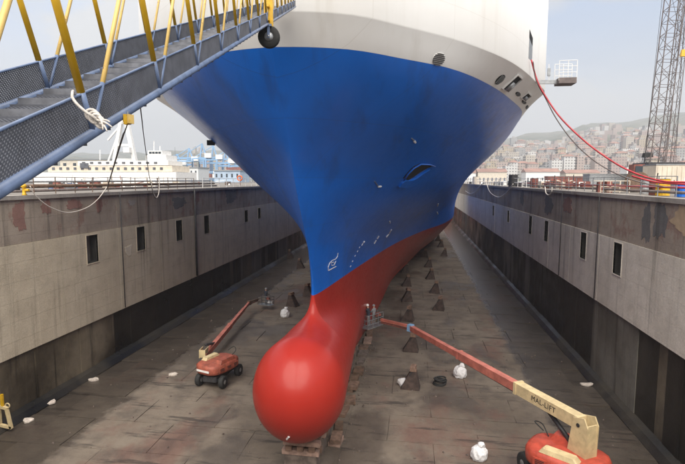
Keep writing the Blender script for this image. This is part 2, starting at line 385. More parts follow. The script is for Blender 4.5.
for side, name, lab, nl in ((-1, 'left', 'long stained concrete dock wall along the left side of the ship, pale middle band', LEFT_N),
                            (1, 'right', 'long stained concrete dock wall along the right side of the ship, darker and nearer', RIGHT_N)):
    W = empty('dock_wall', (XL if side < 0 else XR, 30, 0), lab, 'dock wall')
    zl = 3.75 if side < 0 else 5.6
    ys = [32.4-3.225+6.45*(k-5)+(.6 if side > 0 else 0) for k in range(28)]
    light = M['wall_light'] if side < 0 else M['wall_light_r']
    mb = MB(); a = side_pt(side, -.95, -6, -.5); b = side_pt(side, -1.6, 172, ZTOP-.05)
    mb.box((min(a[0], b[0]), -6, -.5), (max(a[0], b[0]), 172, ZTOP-.05)); mb.build('wall_core', M['wall_low'], W)
    for k in range(27):
        y0, y1 = ys[k]+.012, ys[k+1]-.012
        ni = [n for n in nl if y0+.75 < n < y1-.75 or (y0 <= n <= y1)]
        nic = None
        if ni:
            n = min(max(ni[0], y0+.85), y1-.85); hh = 1.0 if n < 60 else .8
            nic = (n-.64, n+.64, 9.06-hh, 9.06+hh)
        mb = MB(); wall_grid(mb, side, y0, y1, zl, 10.24, .07+random.uniform(-.012, .012), nic); mb.build('middle_panel', [light, M['niche']] if nic else light, W)
        if nic:
            fr = MB()
            for (ya, yb, za, zb) in ((nic[0]-.05, nic[0], nic[2]-.07, nic[3]+.05), (nic[1], nic[1]+.05, nic[2]-.07, nic[3]+.05), (nic[0], nic[1], nic[3], nic[3]+.05), (nic[0], nic[1], nic[2]-.07, nic[2])):
                a = side_pt(side, .095, ya, za); b = side_pt(side, -.05, yb, zb); fr.box((min(a[0], b[0]), ya, za), (max(a[0], b[0]), yb, zb))
            fr.build('niche_frame', light, W)
        mb = MB(); wall_grid(mb, side, y0, y1, 10.26, 12.84, random.uniform(-.012, .012)); mb.build('upper_panel', M['wall_upper'], W)
        a = side_pt(side, .12+random.uniform(-.01, .01), 0, 0); b = side_pt(side, -.9, 0, 0)
        MB().box((min(a[0], b[0]), y0, 12.85), (max(a[0], b[0]), y1, ZTOP)).build('coping_stone', M['coping'], W)
        # lower zone: recessed panels between narrow piers, uneven
        rr = random.Random(k*7+side)
        y = y0
        while y < y1-.01:
            wd = rr.uniform(.8, 2.2); ye = min(y+wd, y1)
            if y1-ye < .5: ye = y1
            if side < 0: mm = 'wall_low_brown' if y < 34 else ('wall_low' if y < 57 else rr.choice(('wall_low', 'wall_low_pale', 'wall_low_brown')))
            else: mm = 'wall_low_pale' if 27.5 < y < 37 or rr.random() < .15 else ('wall_low_brown' if y < 27.5 and rr.random() < .4 else 'wall_low')
            d = rr.uniform(-.13, -.07)
            mb = MB(); wall_grid(mb, side, y, ye, -.1, zl-.01, d, thick=.6)
            mb.build('lower_panel', M[mm], W); y = ye
    # sloped footing
    mb = MB(); pr = [(-.3, .55), (.25, .32), (.55, .02), (.55, -.1), (-.3, -.1)]
    vs = [side_pt(side, d, Y, z) for Y in (-3, 170) for d, z in pr]
    fs = [(i, i+1, 6+i, 5+i) for i in range(4)]; mb.add(vs, fs if side < 0 else [f[::-1] for f in fs]).build('footing', M['wall_low'], W)
    # repair patches
    pts = [(24.6, 12.1, 1.9, .8, 'tan'), (28.0, 11.9, .7, .9, 'patch_dark'), (29.5, 11.6, .5, 1.0, 'patch_dark'), (44, 11.9, 1.1, .6, 'patch_red'), (50, 11.6, 1.4, .8, 'patch_dark'), (62, 11.9, .9, .8, 'patch_dark')] if side > 0 else \
          [(26.0, 11.9, .45, .8, 'patch_red'), (28.2, 12.3, .4, .4, 'patch_red'), (30.8, 12.35, .7, .3, 'patch_red'), (33.5, 12.2, .35, .5, 'patch_red'), (37.8, 12.15, .5, .22, 'coping'), (36.9, 8.3, .4, .4, 'patch_pale'), (46, 11.8, 1.3, .5, 'patch_dark'), (50.2, 12.2, .5, .5, 'patch_red'), (60, 12.0, 1.8, .8, 'patch_dark')]
    for (Y, z, a, b, m) in pts:
        mb = MB(); n = 48; rr = random.Random(int(Y*3)); ring = []; p1, p2, p3 = (rr.uniform(0, 6) for _ in range(3))
        for i in range(n):
            t = 2*math.pi*i/n; c, s_ = math.cos(t), math.sin(t); q = 1/max(abs(c), abs(s_))*.55+.45; q *= 1+.14*math.sin(3*t+p1)+.09*math.sin(7*t+p2)+.07*math.sin(13*t+p3)+rr.uniform(-.05, .05)
            ring.append((Y+a*c*q, min(z+b*s_*q, 12.8)))
        dd = .085 if 10.3 > z else .018
        vs = [side_pt(side, dd, y_, z_) for y_, z_ in ring]+[side_pt(side, dd-.03, y_, z_) for y_, z_ in ring]
        fs = [tuple(range(n))]+[(i, n+i, n+(i+1) % n, (i+1) % n) for i in range(n)]
        mb.add(vs, fs if side < 0 else [f[::-1] for f in fs]).build('repair_patch', M[m], W)
    for (Y) in ((49.2, 35.9) if side < 0 else (36.3, 45.0)):
        r = .11 if Y == 49.2 else .035
        MB().tube([side_pt(side, .17, Y, 13.0), side_pt(side, .19, Y, zl+.1)], r, 8).build('drain_pipe', M['darksteel'], W, True)

# ---- quays, head wall, gate, sea
def structure(name, mb, m, label=None):
    o = mb.build(name, m); return tag(o, label, None, None, 'structure')
structure('quay', MB().box((-95, -30, 8), (XL-.6, 200, ZTOP-.02)), M['quay'], 'worn concrete quay left of the dry dock')
structure('quay', MB().box((XR+.6, -30, 8), (120, 200, ZTOP-.02)), M['quay'], 'worn concrete quay right of the dry dock')
structure('quay', MB().box((XL-.6, -30, -1), (XR+.6, 1.0, ZTOP-.02)), M['quay'], 'concrete quay at the head of the dry dock')
structure('dock_gate', MB().box((XL-.6, 172, -1), (XR+.6, 178, ZTOP-.3)), M['rustred'], 'steel gate closing the far end of the dry dock')
ts = MT('sea_water', .12); ts.color((.03, .055, .065)); ts.bump(ts.noise(.6, detail=4), .5, .3)
sea = MB(); Z = 11.0
for (x0, x1, y0, y1) in ((-3200, -95, -500, 3300), (120, 3200, -500, 3300), (-95, 120, 200, 3300), (-95, 120, -500, -30)):
    sea.add([(x0, y0, Z), (x1, y0, Z), (x1, y1, Z), (x0, y1, Z)], [(0, 1, 2, 3)])
structure('sea', sea, ts.m, 'grey harbour water beyond the quays')

# ================================================================== SHIP
XC = -5.2
sg = np.concatenate([[-8, -4, -2, -1, -.5, -.2, 0, .1, .2, .4, .7, 1.1, 1.6, 2.2, 3], np.arange(4, 20, 1.0), np.arange(20, 112, 2.5)])
TAB = {  # z: (stem Y, [(s, half breadth)])
 1.9: (26.0, [(0, .0), (11, .9), (21, 1.6), (34, 2.2), (47.5, 4.0), (68, 7.0), (88, 10.2), (110, 11.5)]),
 4.2: (24.9, [(0, 0), (6, .5), (12, 1.05), (22, 2.0), (32, 3.1), (45, 5.4), (62, 8.8), (82, 11.2), (110, 12.6)]),
 8.0: (24.9, [(0, 0), (5.5, .65), (11, 1.4), (17.4, 2.35), (22.3, 3.2), (34, 5.85), (46, 9.2), (60, 11.4), (80, 12.6), (110, 13.2)]),
 14.0: (21.2, [(s, 13.0*(1-math.exp(-s/20.0)) if s else 0) for s in (0, .3, .8, 1.5, 3, 5, 8, 11, 15, 20, 26, 33, 42, 55, 80, 110)]),
 18.8: (18.0, [(0, 0), (.1, .8), (.35, 1.8), (.85, 2.9), (2.4, 4.6), (4.4, 6.6), (8.3, 8.75), (13.2, 10.7), (19.8, 12.75), (28, 13.8), (40, 14.1), (110, 14.15)]),
 19.8: (17.42, [(0, 0), (.1, .95), (.35, 2.05), (.9, 3.2), (2.2, 4.6), (4.75, 7.1), (8.9, 9.9), (15.1, 12.6), (18.4, 13.75), (23, 13.9), (110, 14.0)]),
}
zk = sorted(TAB)
def pch(x, y, xs):   # monotone cubic
    x = np.array(x, float); y = np.array(y, float); h = np.diff(x); d = np.diff(y)/h
    m = np.zeros(len(x)); m[0] = d[0]; m[-1] = d[-1]
    for i in range(1, len(x)-1): m[i] = 0 if d[i-1]*d[i] <= 0 else 2*d[i-1]*d[i]/(d[i-1]+d[i])
    i = np.clip(np.searchsorted(x, xs)-1, 0, len(x)-2); t = (xs-x[i])/h[i]; t = np.clip(t, 0, 1)
    return (2*t**3-3*t**2+1)*y[i]+(t**3-2*t**2+t)*h[i]*m[i]+(-2*t**3+3*t**2)*y[i+1]+(t**3-t**2)*h[i]*m[i+1]
BT = []
for z in zk:
    s, b = zip(*TAB[z][1]); v = pch(s, b, np.maximum(sg, 0)); v = np.where(sg < 0, sg*.55, v); BT.append(v)
BT = np.array(BT); ST = np.array([TAB[z][0] for z in zk])
ZF = np.linspace(1.9, 19.8, 180)
BF = np.array([[pch(zk, BT[:, j], np.array([z]))[0] for j in range(len(sg))] for z in ZF])
SF = np.array([pch(zk, ST, np.array([z]))[0] for z in ZF])
def bh(z, Y):
    z = min(max(z, 1.9), 19.8); k = (z-1.9)/.1; i = min(int(k), 178); f = k-i
    y0 = SF[i]*(1-f)+SF[i+1]*f; s = np.asarray(Y)-y0
    return np.interp(s, sg, BF[i])*(1-f)+np.interp(s, sg, BF[i+1])*f
def gb(x, z, Y):     # bulb: positive inside
    Y = np.asarray(Y, float); t = np.clip((Y-21.9)/21, 0, 1)
    zc = 4.30-.5*t; r = 2.12*(1-t)**.55+.05; rz = r*1.12
    dy = np.minimum(Y-21.9, 0); q = np.sqrt((x/r)**2+((z-zc)/rz)**2+(dy/2.55)**2)
    return (1-q)*r
def half(z, Y):
    Y = np.asarray(Y, float); h = bh(z, Y)
    if z > 10.5: return np.maximum(h, 0)
    lo = np.full(Y.shape, -.01); hi = np.full(Y.shape, 16.0); rs = .3*min(1, max(0, (10.5-z)/2.5)); k = 1.7 if z < 8 else max(.3, 1.7-(z-8)*.7)
    def g(x):
        a = (h-np.sqrt(x*x+rs*rs)+rs)*.8; b = gb(x, z, Y); m = np.maximum(a, b); d = np.clip(k-np.abs(a-b), 0, None)/k
        return m+d*d*d*k/6
    g0 = g(np.zeros(Y.shape))
    for _ in range(34):
        mid = (lo+hi)/2; ins = g(mid) > 0; lo = np.where(ins, mid, lo); hi = np.where(ins, hi, mid)
    return np.where(g0 > 0, np.maximum(lo, 0), 0)
YF = np.arange(17, 40, .01)
def y0of(z):
    hv = half(z, YF); return YF[int(np.argmax(hv > 1e-4))]-.005
def gfull(x, z, Y):          # vectorised form of the same surface: positive inside
    zc_ = np.clip(z, 1.9, 19.8); kf = (zc_-1.9)/.1; i = np.clip(kf.astype(int), 0, 178); f = kf-i
    sY = Y-(SF[i]*(1-f)+SF[i+1]*f); jj = np.clip(np.searchsorted(sg, sY)-1, 0, len(sg)-2); u = np.clip((sY-sg[jj])/(sg[jj+1]-sg[jj]), 0, 1)
    h = (BF[i, jj]*(1-u)+BF[i, jj+1]*u)*(1-f)+(BF[i+1, jj]*(1-u)+BF[i+1, jj+1]*u)*f
    rs = .3*np.clip((10.5-z)/2.5, 0, 1); k = np.where(z < 8, 1.7, np.maximum(.3, 1.7-(z-8)*.7))
    a = (h-np.sqrt(x*x+rs*rs)+rs)*.8; b = gb(x, z, Y); m = np.maximum(a, b); d = np.clip(k-np.abs(a-b), 0, None)/k
    return m+d*d*d*k/6
ZC, NA = 4.3, 72
st = np.arange(18.2, 24, .004); ins = gfull(0*st, 0*st+ZC, st) > 0; YT = st[int(np.argmax(ins))]
uY = np.linspace(0, 1, 64); YS = list(YT+(30-YT)*uY**1.9)+list(np.arange(30.3, 60, .6))+list(np.arange(60.5, 126, 2))
y8_ = y0of(8.0)
YS = np.array(sorted([y for y in YS if abs(y-y8_) > .012]+[y8_+d for d in (-.01, .006, .02, .04, .08, .13, .2, .3)])); b8 = half(8.0, YS); b19 = half(1.705, YS)
pmax = np.where(b8 > 1e-3, np.arctan2(8.0-ZC, b8), math.pi/2); pmin = np.where(b19 > 1e-3, np.arctan2(1.7-ZC, b19), -math.pi/2)
PH = pmin[:, None]+(pmax-pmin)[:, None]*np.linspace(0, 1, NA)[None, :]
YY = np.repeat(YS[:, None], NA, 1); cx, cz = np.cos(PH), np.sin(PH)
lim = np.where(cz > 1e-6, (8.0-ZC)/np.maximum(cz, 1e-6), np.where(cz < -1e-6, (1.7-ZC)/np.minimum(cz, -1e-6), 30.0)); lim = np.minimum(lim, 30)
lo_, hi_ = np.zeros_like(PH), lim.copy(); done = np.zeros(PH.shape, bool); prev = np.zeros_like(PH)
for q_ in np.linspace(0, 1, 140)[1:]:
    rr_ = lim*q_; o_ = gfull(rr_*cx, ZC+rr_*cz, YY) <= 0; new = o_ & ~done
    lo_ = np.where(new, prev, lo_); hi_ = np.where(new, rr_, hi_); done |= o_; prev = rr_
lo_ = np.where(done, lo_, lim); hi_ = np.where(done, hi_, lim)
for _ in range(26):
    md = (lo_+hi_)/2; i_ = gfull(md*cx, ZC+md*cz, YY) > 0; lo_ = np.where(i_, md, lo_); hi_ = np.where(i_, hi_, md)
RAD = (lo_+hi_)/2; RAD[0, :] = 0
zs = [8.0]+list(np.linspace(8.2, 14, 24))+list(np.linspace(14.3, 18.8, 20))+[19.0, 19.2, 19.4, 19.6, 19.8]
NT = 84; tt = np.linspace(0, 1, NT)**2.7
rows = []
for z in zs:
    y0 = y0of(z)
    Y = y0+(125-y0)*tt; b = half(z, Y); b[0] = 0; rows.append((Y, b))
mb = MB(); vs = []; fs = []; ms = []
nr = len(zs)
for s in (-1, 1):
    base = len(vs)
    for (Y, b), z in zip(rows, zs):
        for k in range(NT): vs.append((XC+s*b[k], Y[k], z))
    for r in range(nr-1):
        m = 0 if zs[r+1] <= 18.81 else 2
        for k in range(NT-1):
            f = (base+r*NT+k, base+r*NT+k+1, base+(r+1)*NT+k+1, base+(r+1)*NT+k)
            fs.append(f if s > 0 else f[::-1]); ms.append(m)
    base = len(vs); ns = len(YS)
    for a_ in range(ns):
        for k in range(NA): vs.append((XC+s*RAD[a_, k]*cx[a_, k], YS[a_], ZC+RAD[a_, k]*cz[a_, k]))
    for a_ in range(ns-1):
        for k in range(NA-1):
            f = (base+a_*NA+k, base+(a_+1)*NA+k, base+(a_+1)*NA+k+1, base+a_*NA+k+1)
            fs.append(f if s > 0 else f[::-1]); ms.append(1)
nhalf = nr*NT+ns*NA
for a_ in range(ns-1):      # flat of bottom
    i0 = nr*NT+a_*NA; fs.append((i0, i0+NA, i0+NA+nhalf, i0+nhalf)); ms.append(1)
ia = int(np.argmax(b8 > 1e-3)); pA = nr*NT+(ia-1)*NA+NA-1; pB = nr*NT+ia*NA+NA-1
fs.append((pA, pB, pB+nhalf)); ms.append(1)
ship = empty('ferry_ship', (XC, 40, 1.9), 'huge ferry with blue bow, white upper band and red bulb, filling the dock', 'ship')
me = bpy.data.meshes.new('hull'); me.from_pydata(vs, [], fs)
import bmesh
bm = bmesh.new(); bm.from_mesh(me)
ml = list(ms); bm.faces.ensure_lookup_table()
for f, m in zip(bm.faces, ml): f.material_index = m
bmesh.ops.remove_doubles(bm, verts=bm.verts, dist=.0015)
bmesh.ops.dissolve_degenerate(bm, dist=.0005, edges=bm.edges)
for f in bm.faces: f.smooth = True
bmesh.ops.recalc_face_normals(bm, faces=bm.faces)
bm.to_mesh(me); bm.free()
for k in ('blue', 'red', 'white'): me.materials.append(M[k])
hull = bpy.data.objects.new('hull', me); col.objects.link(hull); attach(hull, ship)
# vertical wall above the knuckle, thick
Y, b = rows[-1]; vs = []; fs = []
loop = [(XC-b[k], Y[k]) for k in range(NT-1, 0, -1)]+[(XC+b[k], Y[k]) for k in range(NT)]
n = len(loop)
for z in (19.8, 19.86, 28.0): vs += [(x, y-(.04 if z > 19.85 else 0), z) for x, y in loop]
for r in range(2): fs += [(r*n+i, r*n+i+1, (r+1)*n+i+1, (r+1)*n+i) for i in range(n-1)]
fs.append(tuple(range(2*n, 3*n)))
up = MB().add(vs, fs).build('forward_bulwark', M['white'], ship)
for p in up.data.polygons: p.use_smooth = len(p.vertices) == 4
def halfany(z, Y):
    return float(half(min(z, 19.8), np.array([Y]))[0])
def hit(px, py, ya=16.5, yb=110):
    d = ray(px, py); d = d/d.y; prev = None; Y = ya
    while Y < yb:
        p = CAM+d*Y
        if p.z > 1.9 and abs(p.x-XC) < halfany(p.z, Y): break
        Y += .25
    a, b_ = Y-.25, Y
    for _ in range(18):
        m = (a+b_)/2; p = CAM+d*m
        if abs(p.x-XC) < halfany(p.z, m): b_ = m
        else: a = m
    p = CAM+d*b_; s = 1 if p.x > XC else -1; e = .12
    dY = (halfany(p.z, p.y+e)-halfany(p.z, p.y-e))/(2*e)
    dz = 0 if p.z > 19.8 else (halfany(p.z+e, p.y)-halfany(p.z-e, p.y))/(2*e)
    n = Vector((s, -dY, -dz)).normalized()
    return p, n
def frame(px, py):
    p, n = hit(px, py); u = Vector((0, 0, 1)).cross(n).normalized(); v = n.cross(u).normalized(); return p, n, u, v
def oval(mb, p, n, u, v, a, b, d0, d1, k=20, tilt=0):
    ct, st = math.cos(tilt), math.sin(tilt)
    vs = []
    for d in (d0, d1):
        for i in range(k):
            t = 2*math.pi*i/k; x, y = a*math.cos(t), b*math.sin(t); vs.append(p+u*(x*ct-y*st)+v*(x*st+y*ct)+n*d)
    return mb.add(vs, [tuple(range(k, 2*k))]+[(i, (i+1) % k, k+(i+1) % k, k+i) for i in range(k)])
def opening(px, py, a, b, kind, tilt=0):
    p, n, u, v = frame(px, py)
    if kind == 'louvre':
        o = oval(MB(), p, n, u, v, a, b, -.05, .015, tilt=tilt).build('vent', M['whitepaint'], ship)
        mb = MB()
        for k in range(-3, 4):
            y = b*k/3.6; x = a*math.sqrt(max(0, 1-(y/b)**2)); mb.beam(p+u*-x+v*y+n*.03, p+u*x+v*y+n*.03, .03, .03, up=n)
        mb.build('louvre_slat', M['darksteel'], o)
    elif kind == 'slot':
        o = oval(MB(), p, n, u, v, a, b, -.05, .02, tilt=tilt).build('mooring_opening', M['hole'], ship)
        mb = MB()
        for k in (-1, 0, 1):
            x = a*.5*k; y = b*.85; mb.tube([p+u*x-v*y+n*.03, p+u*x+v*y+n*.03], .025, 6)
        mb.build('grille_bar', M['galv'], o)
    else:
        mb = MB(); mb.add([p+u*x+v*y+n*d for d in (-.05, .02) for x, y in ((-a, -b), (a, -b), (a, b), (-a, b))], [(4, 5, 6, 7), (0, 1, 5, 4), (1, 2, 6, 5), (2, 3, 7, 6), (3, 0, 4, 7)])
        o = mb.build('mooring_opening', M['hole'], ship); fr = MB()
        for (x0, y0, x1, y1) in ((-a, -b, a, -b), (a, -b, a, b), (a, b, -a, b), (-a, b, -a, -b)):
            fr.beam(p+u*x0+v*y0+n*.05, p+u*x1+v*y1+n*.05, .06, .10, up=n)
        fr.build('opening_frame', M['whitepaint'], o)
        rl = MB(); rl.tube([p-v*b*.9-u*a*.35+n*.12, p+v*b*.2-u*a*.35+n*.12], .11, 10); rl.tube([p-v*b*.9+u*a*.25+n*.12, p+v*b*.0+u*a*.25+n*.12], .09, 10)
        rl.build('roller', M['galv'], o, True)
opening(438.5, 59, .34, .26, 'louvre')
opening(500, 79.5, .46, .30, 'slot')
opening(512, 83, .62, .50, 'door')
opening(518, 94, .7, .12, 'slot')
opening(526, 96, .7, .24, 'door')
opening(524, 102, .8, .11, 'slot')
opening(527, 107, .8, .11, 'slot')
# tall slot in the white bulwark, with a fairlead
p, n, u, v = frame(530.5, 46)
MB().add([p+u*x+v*y+n*d for d in (-.05, .02) for x, y in ((-.5, -.75), (.5, -.75), (.5, .55), (-.5, .75))], [(4, 5, 6, 7), (0, 1, 5, 4), (1, 2, 6, 5), (2, 3, 7, 6), (3, 0, 4, 7)]).build('mooring_opening', M['galv'], ship)
MB().add([p+u*x+v*y+n*d for d in (-.05, .03) for x, y in ((-.5, .35), (.4, .1), (.45, .5), (-.5, .75))], [(4, 5, 6, 7), (0, 1, 5, 4), (1, 2, 6, 5), (2, 3, 7, 6), (3, 0, 4, 7)]).build('opening_shade_plate', M['hole'], ship)  # dark polygon: the shaded top of the slot, put into the colour
# anchor pocket: flat dark plate paints the shaded recess, above a raised blue lip
def hullpoly(name, pix, m, off=.03, thick=.05, parent=None):
    top = []; 
    for x, y in pix:
        p, n = hit(x, y); top.append((p+n*off, p+n*(off-thick)))
    k = len(top); c = sum((t[0] for t in top), Vector())/k
    vs = [t[0] for t in top]+[t[1] for t in top]+[c]
    return MB().add(vs, [(i, (i+1) % k, 2*k) for i in range(k)]+[(i, k+i, k+(i+1) % k, (i+1) % k) for i in range(k)]).build(name, m, parent or ship)
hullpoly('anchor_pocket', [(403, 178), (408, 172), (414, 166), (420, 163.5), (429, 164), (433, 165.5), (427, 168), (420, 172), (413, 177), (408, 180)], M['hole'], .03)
MB_l = hullpoly('pocket_lip', [(398, 186), (401, 182), (404, 179.5), (409, 180), (415, 177.5), (422, 172.5), (429, 168), (427, 173), (421, 179), (414, 184), (406, 187)], M['blue'], .14, .2)
# handrail-like rim of pocket
rim = [hit(x, y) for x, y in ((403, 179), (407, 173), (413, 167), (420, 163), (429, 163.5), (434, 165.5))]
MB().tube([p+n*.10 for p, n in rim], .05, 8).build('pocket_rim', M['blue'], ship, True)
# painted symbols (bulbous bow and thruster warnings, small fittings)
def hullline(name, pts, r=.03, m='marks', closed=False):
    q = [hit(x, y) for x, y in pts]; q = [p+n*.012 for p, n in q]
    if closed: q.append(q[0])
    return MB().tube(q, r, 5).build(name, M[m], ship)
hullline('bulb_symbol', [(328.3, 270.5), (328.0, 267), (329.5, 263), (332, 260.5), (335.5, 259), (337.3, 256.5), (337.8, 253)], .025)
hullline('bulb_symbol', [(328.3, 270.5), (332, 268.5), (335.8, 266.5)], .03)
hullline('bulb_symbol', [(335.8, 261), (334, 265), (331.5, 265.5), (331, 263), (333.5, 262), (334, 264)], .022)
hullline('thruster_mark', [(363, 242.5), (364, 241.5)], .07)
hullline('thruster_mark', [(363, 243), (361.5, 245.5)], .03)
hullline('thruster_mark', [(374, 243.5), (376, 240)], .06)
hullline('thruster_mark', [(377, 238.5), (378.5, 236)], .07)
hullline('thruster_mark', [(386, 237), (388.5, 234)], .07)
hullline('thruster_mark', [(389, 233), (391, 229.5)], .07)
for k, (x, y) in enumerate(((359, 248), (357, 252), (354.5, 256.5), (352, 262), (350, 267))):
    hullline('draught_mark', [(x, y), (x+.8, y-1.4)], .022)
hullline('deck_light', [(414.2, 140.8), (415.2, 142.2)], .07, 'whitepaint'); hullline('light_bracket', [(411.5, 138), (414, 140.6)], .03, 'galv')
hullline('deck_light', [(378, 186.5), (381, 186.3)], .05, 'whitepaint'); hullline('light_bracket', [(374.5, 181), (378, 186)], .025, 'galv')
hullline('weld_scar', [(438, 203.5), (437.5, 206)], .06); hullline('weld_scar', [(437, 212), (438, 214)], .06); hullline('weld_scar', [(389.5, 221), (390, 223)], .04)
p, n = hit(212.5, 141); MB().cbox(p+n*.15, (.5, .4, .3), .4).build('shell_bracket', M['hole'], ship)
for (a, b) in (((287, 439), (289, 436.5)),):
    hullline('grounding_tab', [a, b], .05, 'whitebag')

# ================================================================== GANGWAY
def axisline():
    A = P(0, 190.5, 1.58); d = ray(330, -15); return A, d/d.y
GA, GD = axisline()
def G0(Y): return GA+GD*(Y-1.58)
gleft = Vector((-GD.y, GD.x, 0)).normalized(); UP = Vector((0, 0, 1))
H1 = (P(0, 131.5, 1.58)-GA).z
def fw():
    best = None
    for i in range(20, 200):
        Wd = i*.01; a = proj(G0(2.5)+UP*H1+gleft*Wd); b = proj(G0(4)+UP*H1+gleft*Wd)
        y = a[1]+(b[1]-a[1])*(0-a[0])/(b[0]-a[0]); e = abs(y-72)
        if best is None or e < best[0]: best = (e, Wd)
    return best[1]
GW = fw(); print('gangway width', GW, 'H1', H1)
YE = 17.2; H2 = .95
gang = empty('gangway', G0(1.0), 'sloping steel gangway with yellow diagonal braces and mesh sides reaching up to the bow', 'gangway')
for k, o_ in ((0, 0), (1, GW)):
    MB().tube([G0(.9)+gleft*o_, G0(YE)+gleft*o_], .026, 14).build('lower_chord', M['bluegrey'], gang, True)
    MB().tube([G0(.9)+gleft*o_+UP*(H1), G0(YE)+gleft*o_+UP*(H1)], .0075, 8).build('mesh_rail', M['bluegrey'], gang, True)
    MB().tube([G0(.9)+gleft*o_+UP*H2, G0(YE)+gleft*o_+UP*H2], .022, 10).build('top_chord', M['yellow'], gang, True)
def mesh_panel(o0, u, v, Lu, Lv, pitch, w, th):
    """expanded metal: two families of diagonal strips clipped to the panel"""
    mb = MB(); nrm = u.cross(v).normalized()
    for sgn in (1, -1):
        c = -Lv
        while c < Lu+Lv:
            # line: a = c + sgn*b , b in 0..Lv
            b0, b1 = 0.0, Lv; k = 1.0
            f = lambda b: c+sgn*b*k
            lo, hi = sorted((f(b0), f(b1)))
            if hi > 0 and lo < Lu:
                bs = [b0, b1]
                def clampb(b):
                    a = f(b)
                    if a < 0: return (0-c)/(sgn*k)
                    if a > Lu: return (Lu-c)/(sgn*k)
                    return b
                q0, q1 = clampb(b0), clampb(b1)
                if abs(q1-q0) > .004: mb.beam(o0+u*f(q0)+v*q0+nrm*sgn*th*.3, o0+u*f(q1)+v*q1+nrm*sgn*th*.3, w, th, up=nrm)
            c += pitch
    return mb
LEN = (G0(YE)-G0(.9)).length; gu = GD.normalized()
gn = gu.cross(gleft).normalized()
for o_ in (0, GW):
    mesh_panel(G0(.9)+gleft*o_+UP*.02, gu, UP, LEN, H1-.02, .022, .0074, .003).build('side_mesh', M['mesh'], gang)
mesh_panel(G0(.9)+UP*.0, gu, gleft, LEN, GW, .026, .0088, .003).build('deck_mesh', M['mesh'], gang)
# stepped treads
tl = Vector((gleft.x, gleft.y, 0)); tf = Vector((-tl.y, tl.x, 0)) * (1 if Vector((-tl.y, tl.x, 0)).dot(GD) > 0 else -1)
tm = mesh_panel(Vector((0, .0, 0)), Vector((1, 0, 0)), Vector((0, 1, 0)), GW-.08, .26, .032, .0085, .006)
tm.beam((0, 0, -.02), (GW-.08, 0, -.02), .006, .05); tm.beam((0, .26, 0), (GW-.08, .26, 0), .006, .014)
tmesh = tm.mesh('tread', M['tread'])
ang = math.atan2(tl.y, tl.x)
nst = int(LEN/.30)
for k in range(nst):
    o = bpy.data.objects.new('tread', tmesh); col.objects.link(o)
    o.location = G0(.9)+gu*(k*.30+.05)+tl*.04+UP*.035; o.rotation_euler = (0, 0, ang)
    # rotated frame: local x = across, local y must point up the slope
    if (Matrix.Rotation(ang, 3, 'Z') @ Vector((0, 1, 0))).dot(GD) < 0: o.scale = (1, -1, 1)
    o.parent = gang; o.matrix_parent_inverse = Matrix.Translation(gang.location).inverted()
    MB().beam(G0(.9)+gu*(k*.30)+tl*.0-UP*.01, G0(.9)+gu*(k*.30)+tl*GW-UP*.01, .02, .04).build('cross_member', M['mesh'], gang)
i = -1
while True:
    Yn = 2.29+1.0*i
    if Yn > YE-.1: break
    for o_ in (0, GW):
        b = G0(Yn)+gleft*o_; fr = H1/H2
        if i < 14 or o_ == 0:
            ta = G0(Yn-.40)+gleft*o_+UP*H2; tb = G0(min(Yn+.60, YE))+gleft*o_+UP*H2
            a2 = b+(ta-b)*(H1*1.04/H2); b2 = b+(tb-b)*(H1*1.04/H2)
            if Yn-.40 > .9:
                MB().tube([a2, ta], .0185, 10).build('brace', M['yellow'], gang, True); MB().tube([b, a2], .0185, 10).build('brace_foot', M['bluegrey'], gang, True)
            MB().tube([b2, tb], .0125, 8).build('slim_brace', M['cream_yellow'], gang, True); MB().tube([b, b2], .0125, 8).build('brace_foot', M['bluegrey'], gang, True)
    i += 1
# wheel with its yellow leg
Yw = 9.5; wc = P(269, 37, Yw); wd = Vector((GD.x, GD.y, 0)).normalized()
wh = MB().lathe(wc, wd, [(.10, -.04), (.19, -.045), (.21, -.028), (.21, .028), (.19, .045), (.10, .04)], 24).build('wheel', M['black'], gang, True)
MB().lathe(wc+wd*.0, wd, [(.03, -.055), (.085, -.045), (.085, .045), (.03, .06)], 16).build('rim', M['galv'], wh, True)
MB().lathe(wc, wd, [(.02, -.08), (.02, .10)], 10).build('axle', M['galv'], wh, True)
top = wc+UP*.95
MB().beam(wc+UP*.18+wd*.0, top, .17, .06, up=wd).build('wheel_leg', M['yellow'], gang)
mb = MB(); mb.beam(wc+wd*.07-UP*.03, wc+wd*.07+UP*.2, .05, .015, up=wd); mb.beam(wc-wd*.07-UP*.03, wc-wd*.07+UP*.2, .05, .015, up=wd); mb.beam(wc+wd*.09+UP*.2, wc-wd*.09+UP*.2, .12, .04, up=gu)
mb.build('wheel_fork', M['bluegrey'], gang)
for zz in (.3, .55): MB().beam(wc+UP*(zz), wc-wd*.12+UP*(zz), .05, .05).build('leg_clamp', M['yellow'], gang)

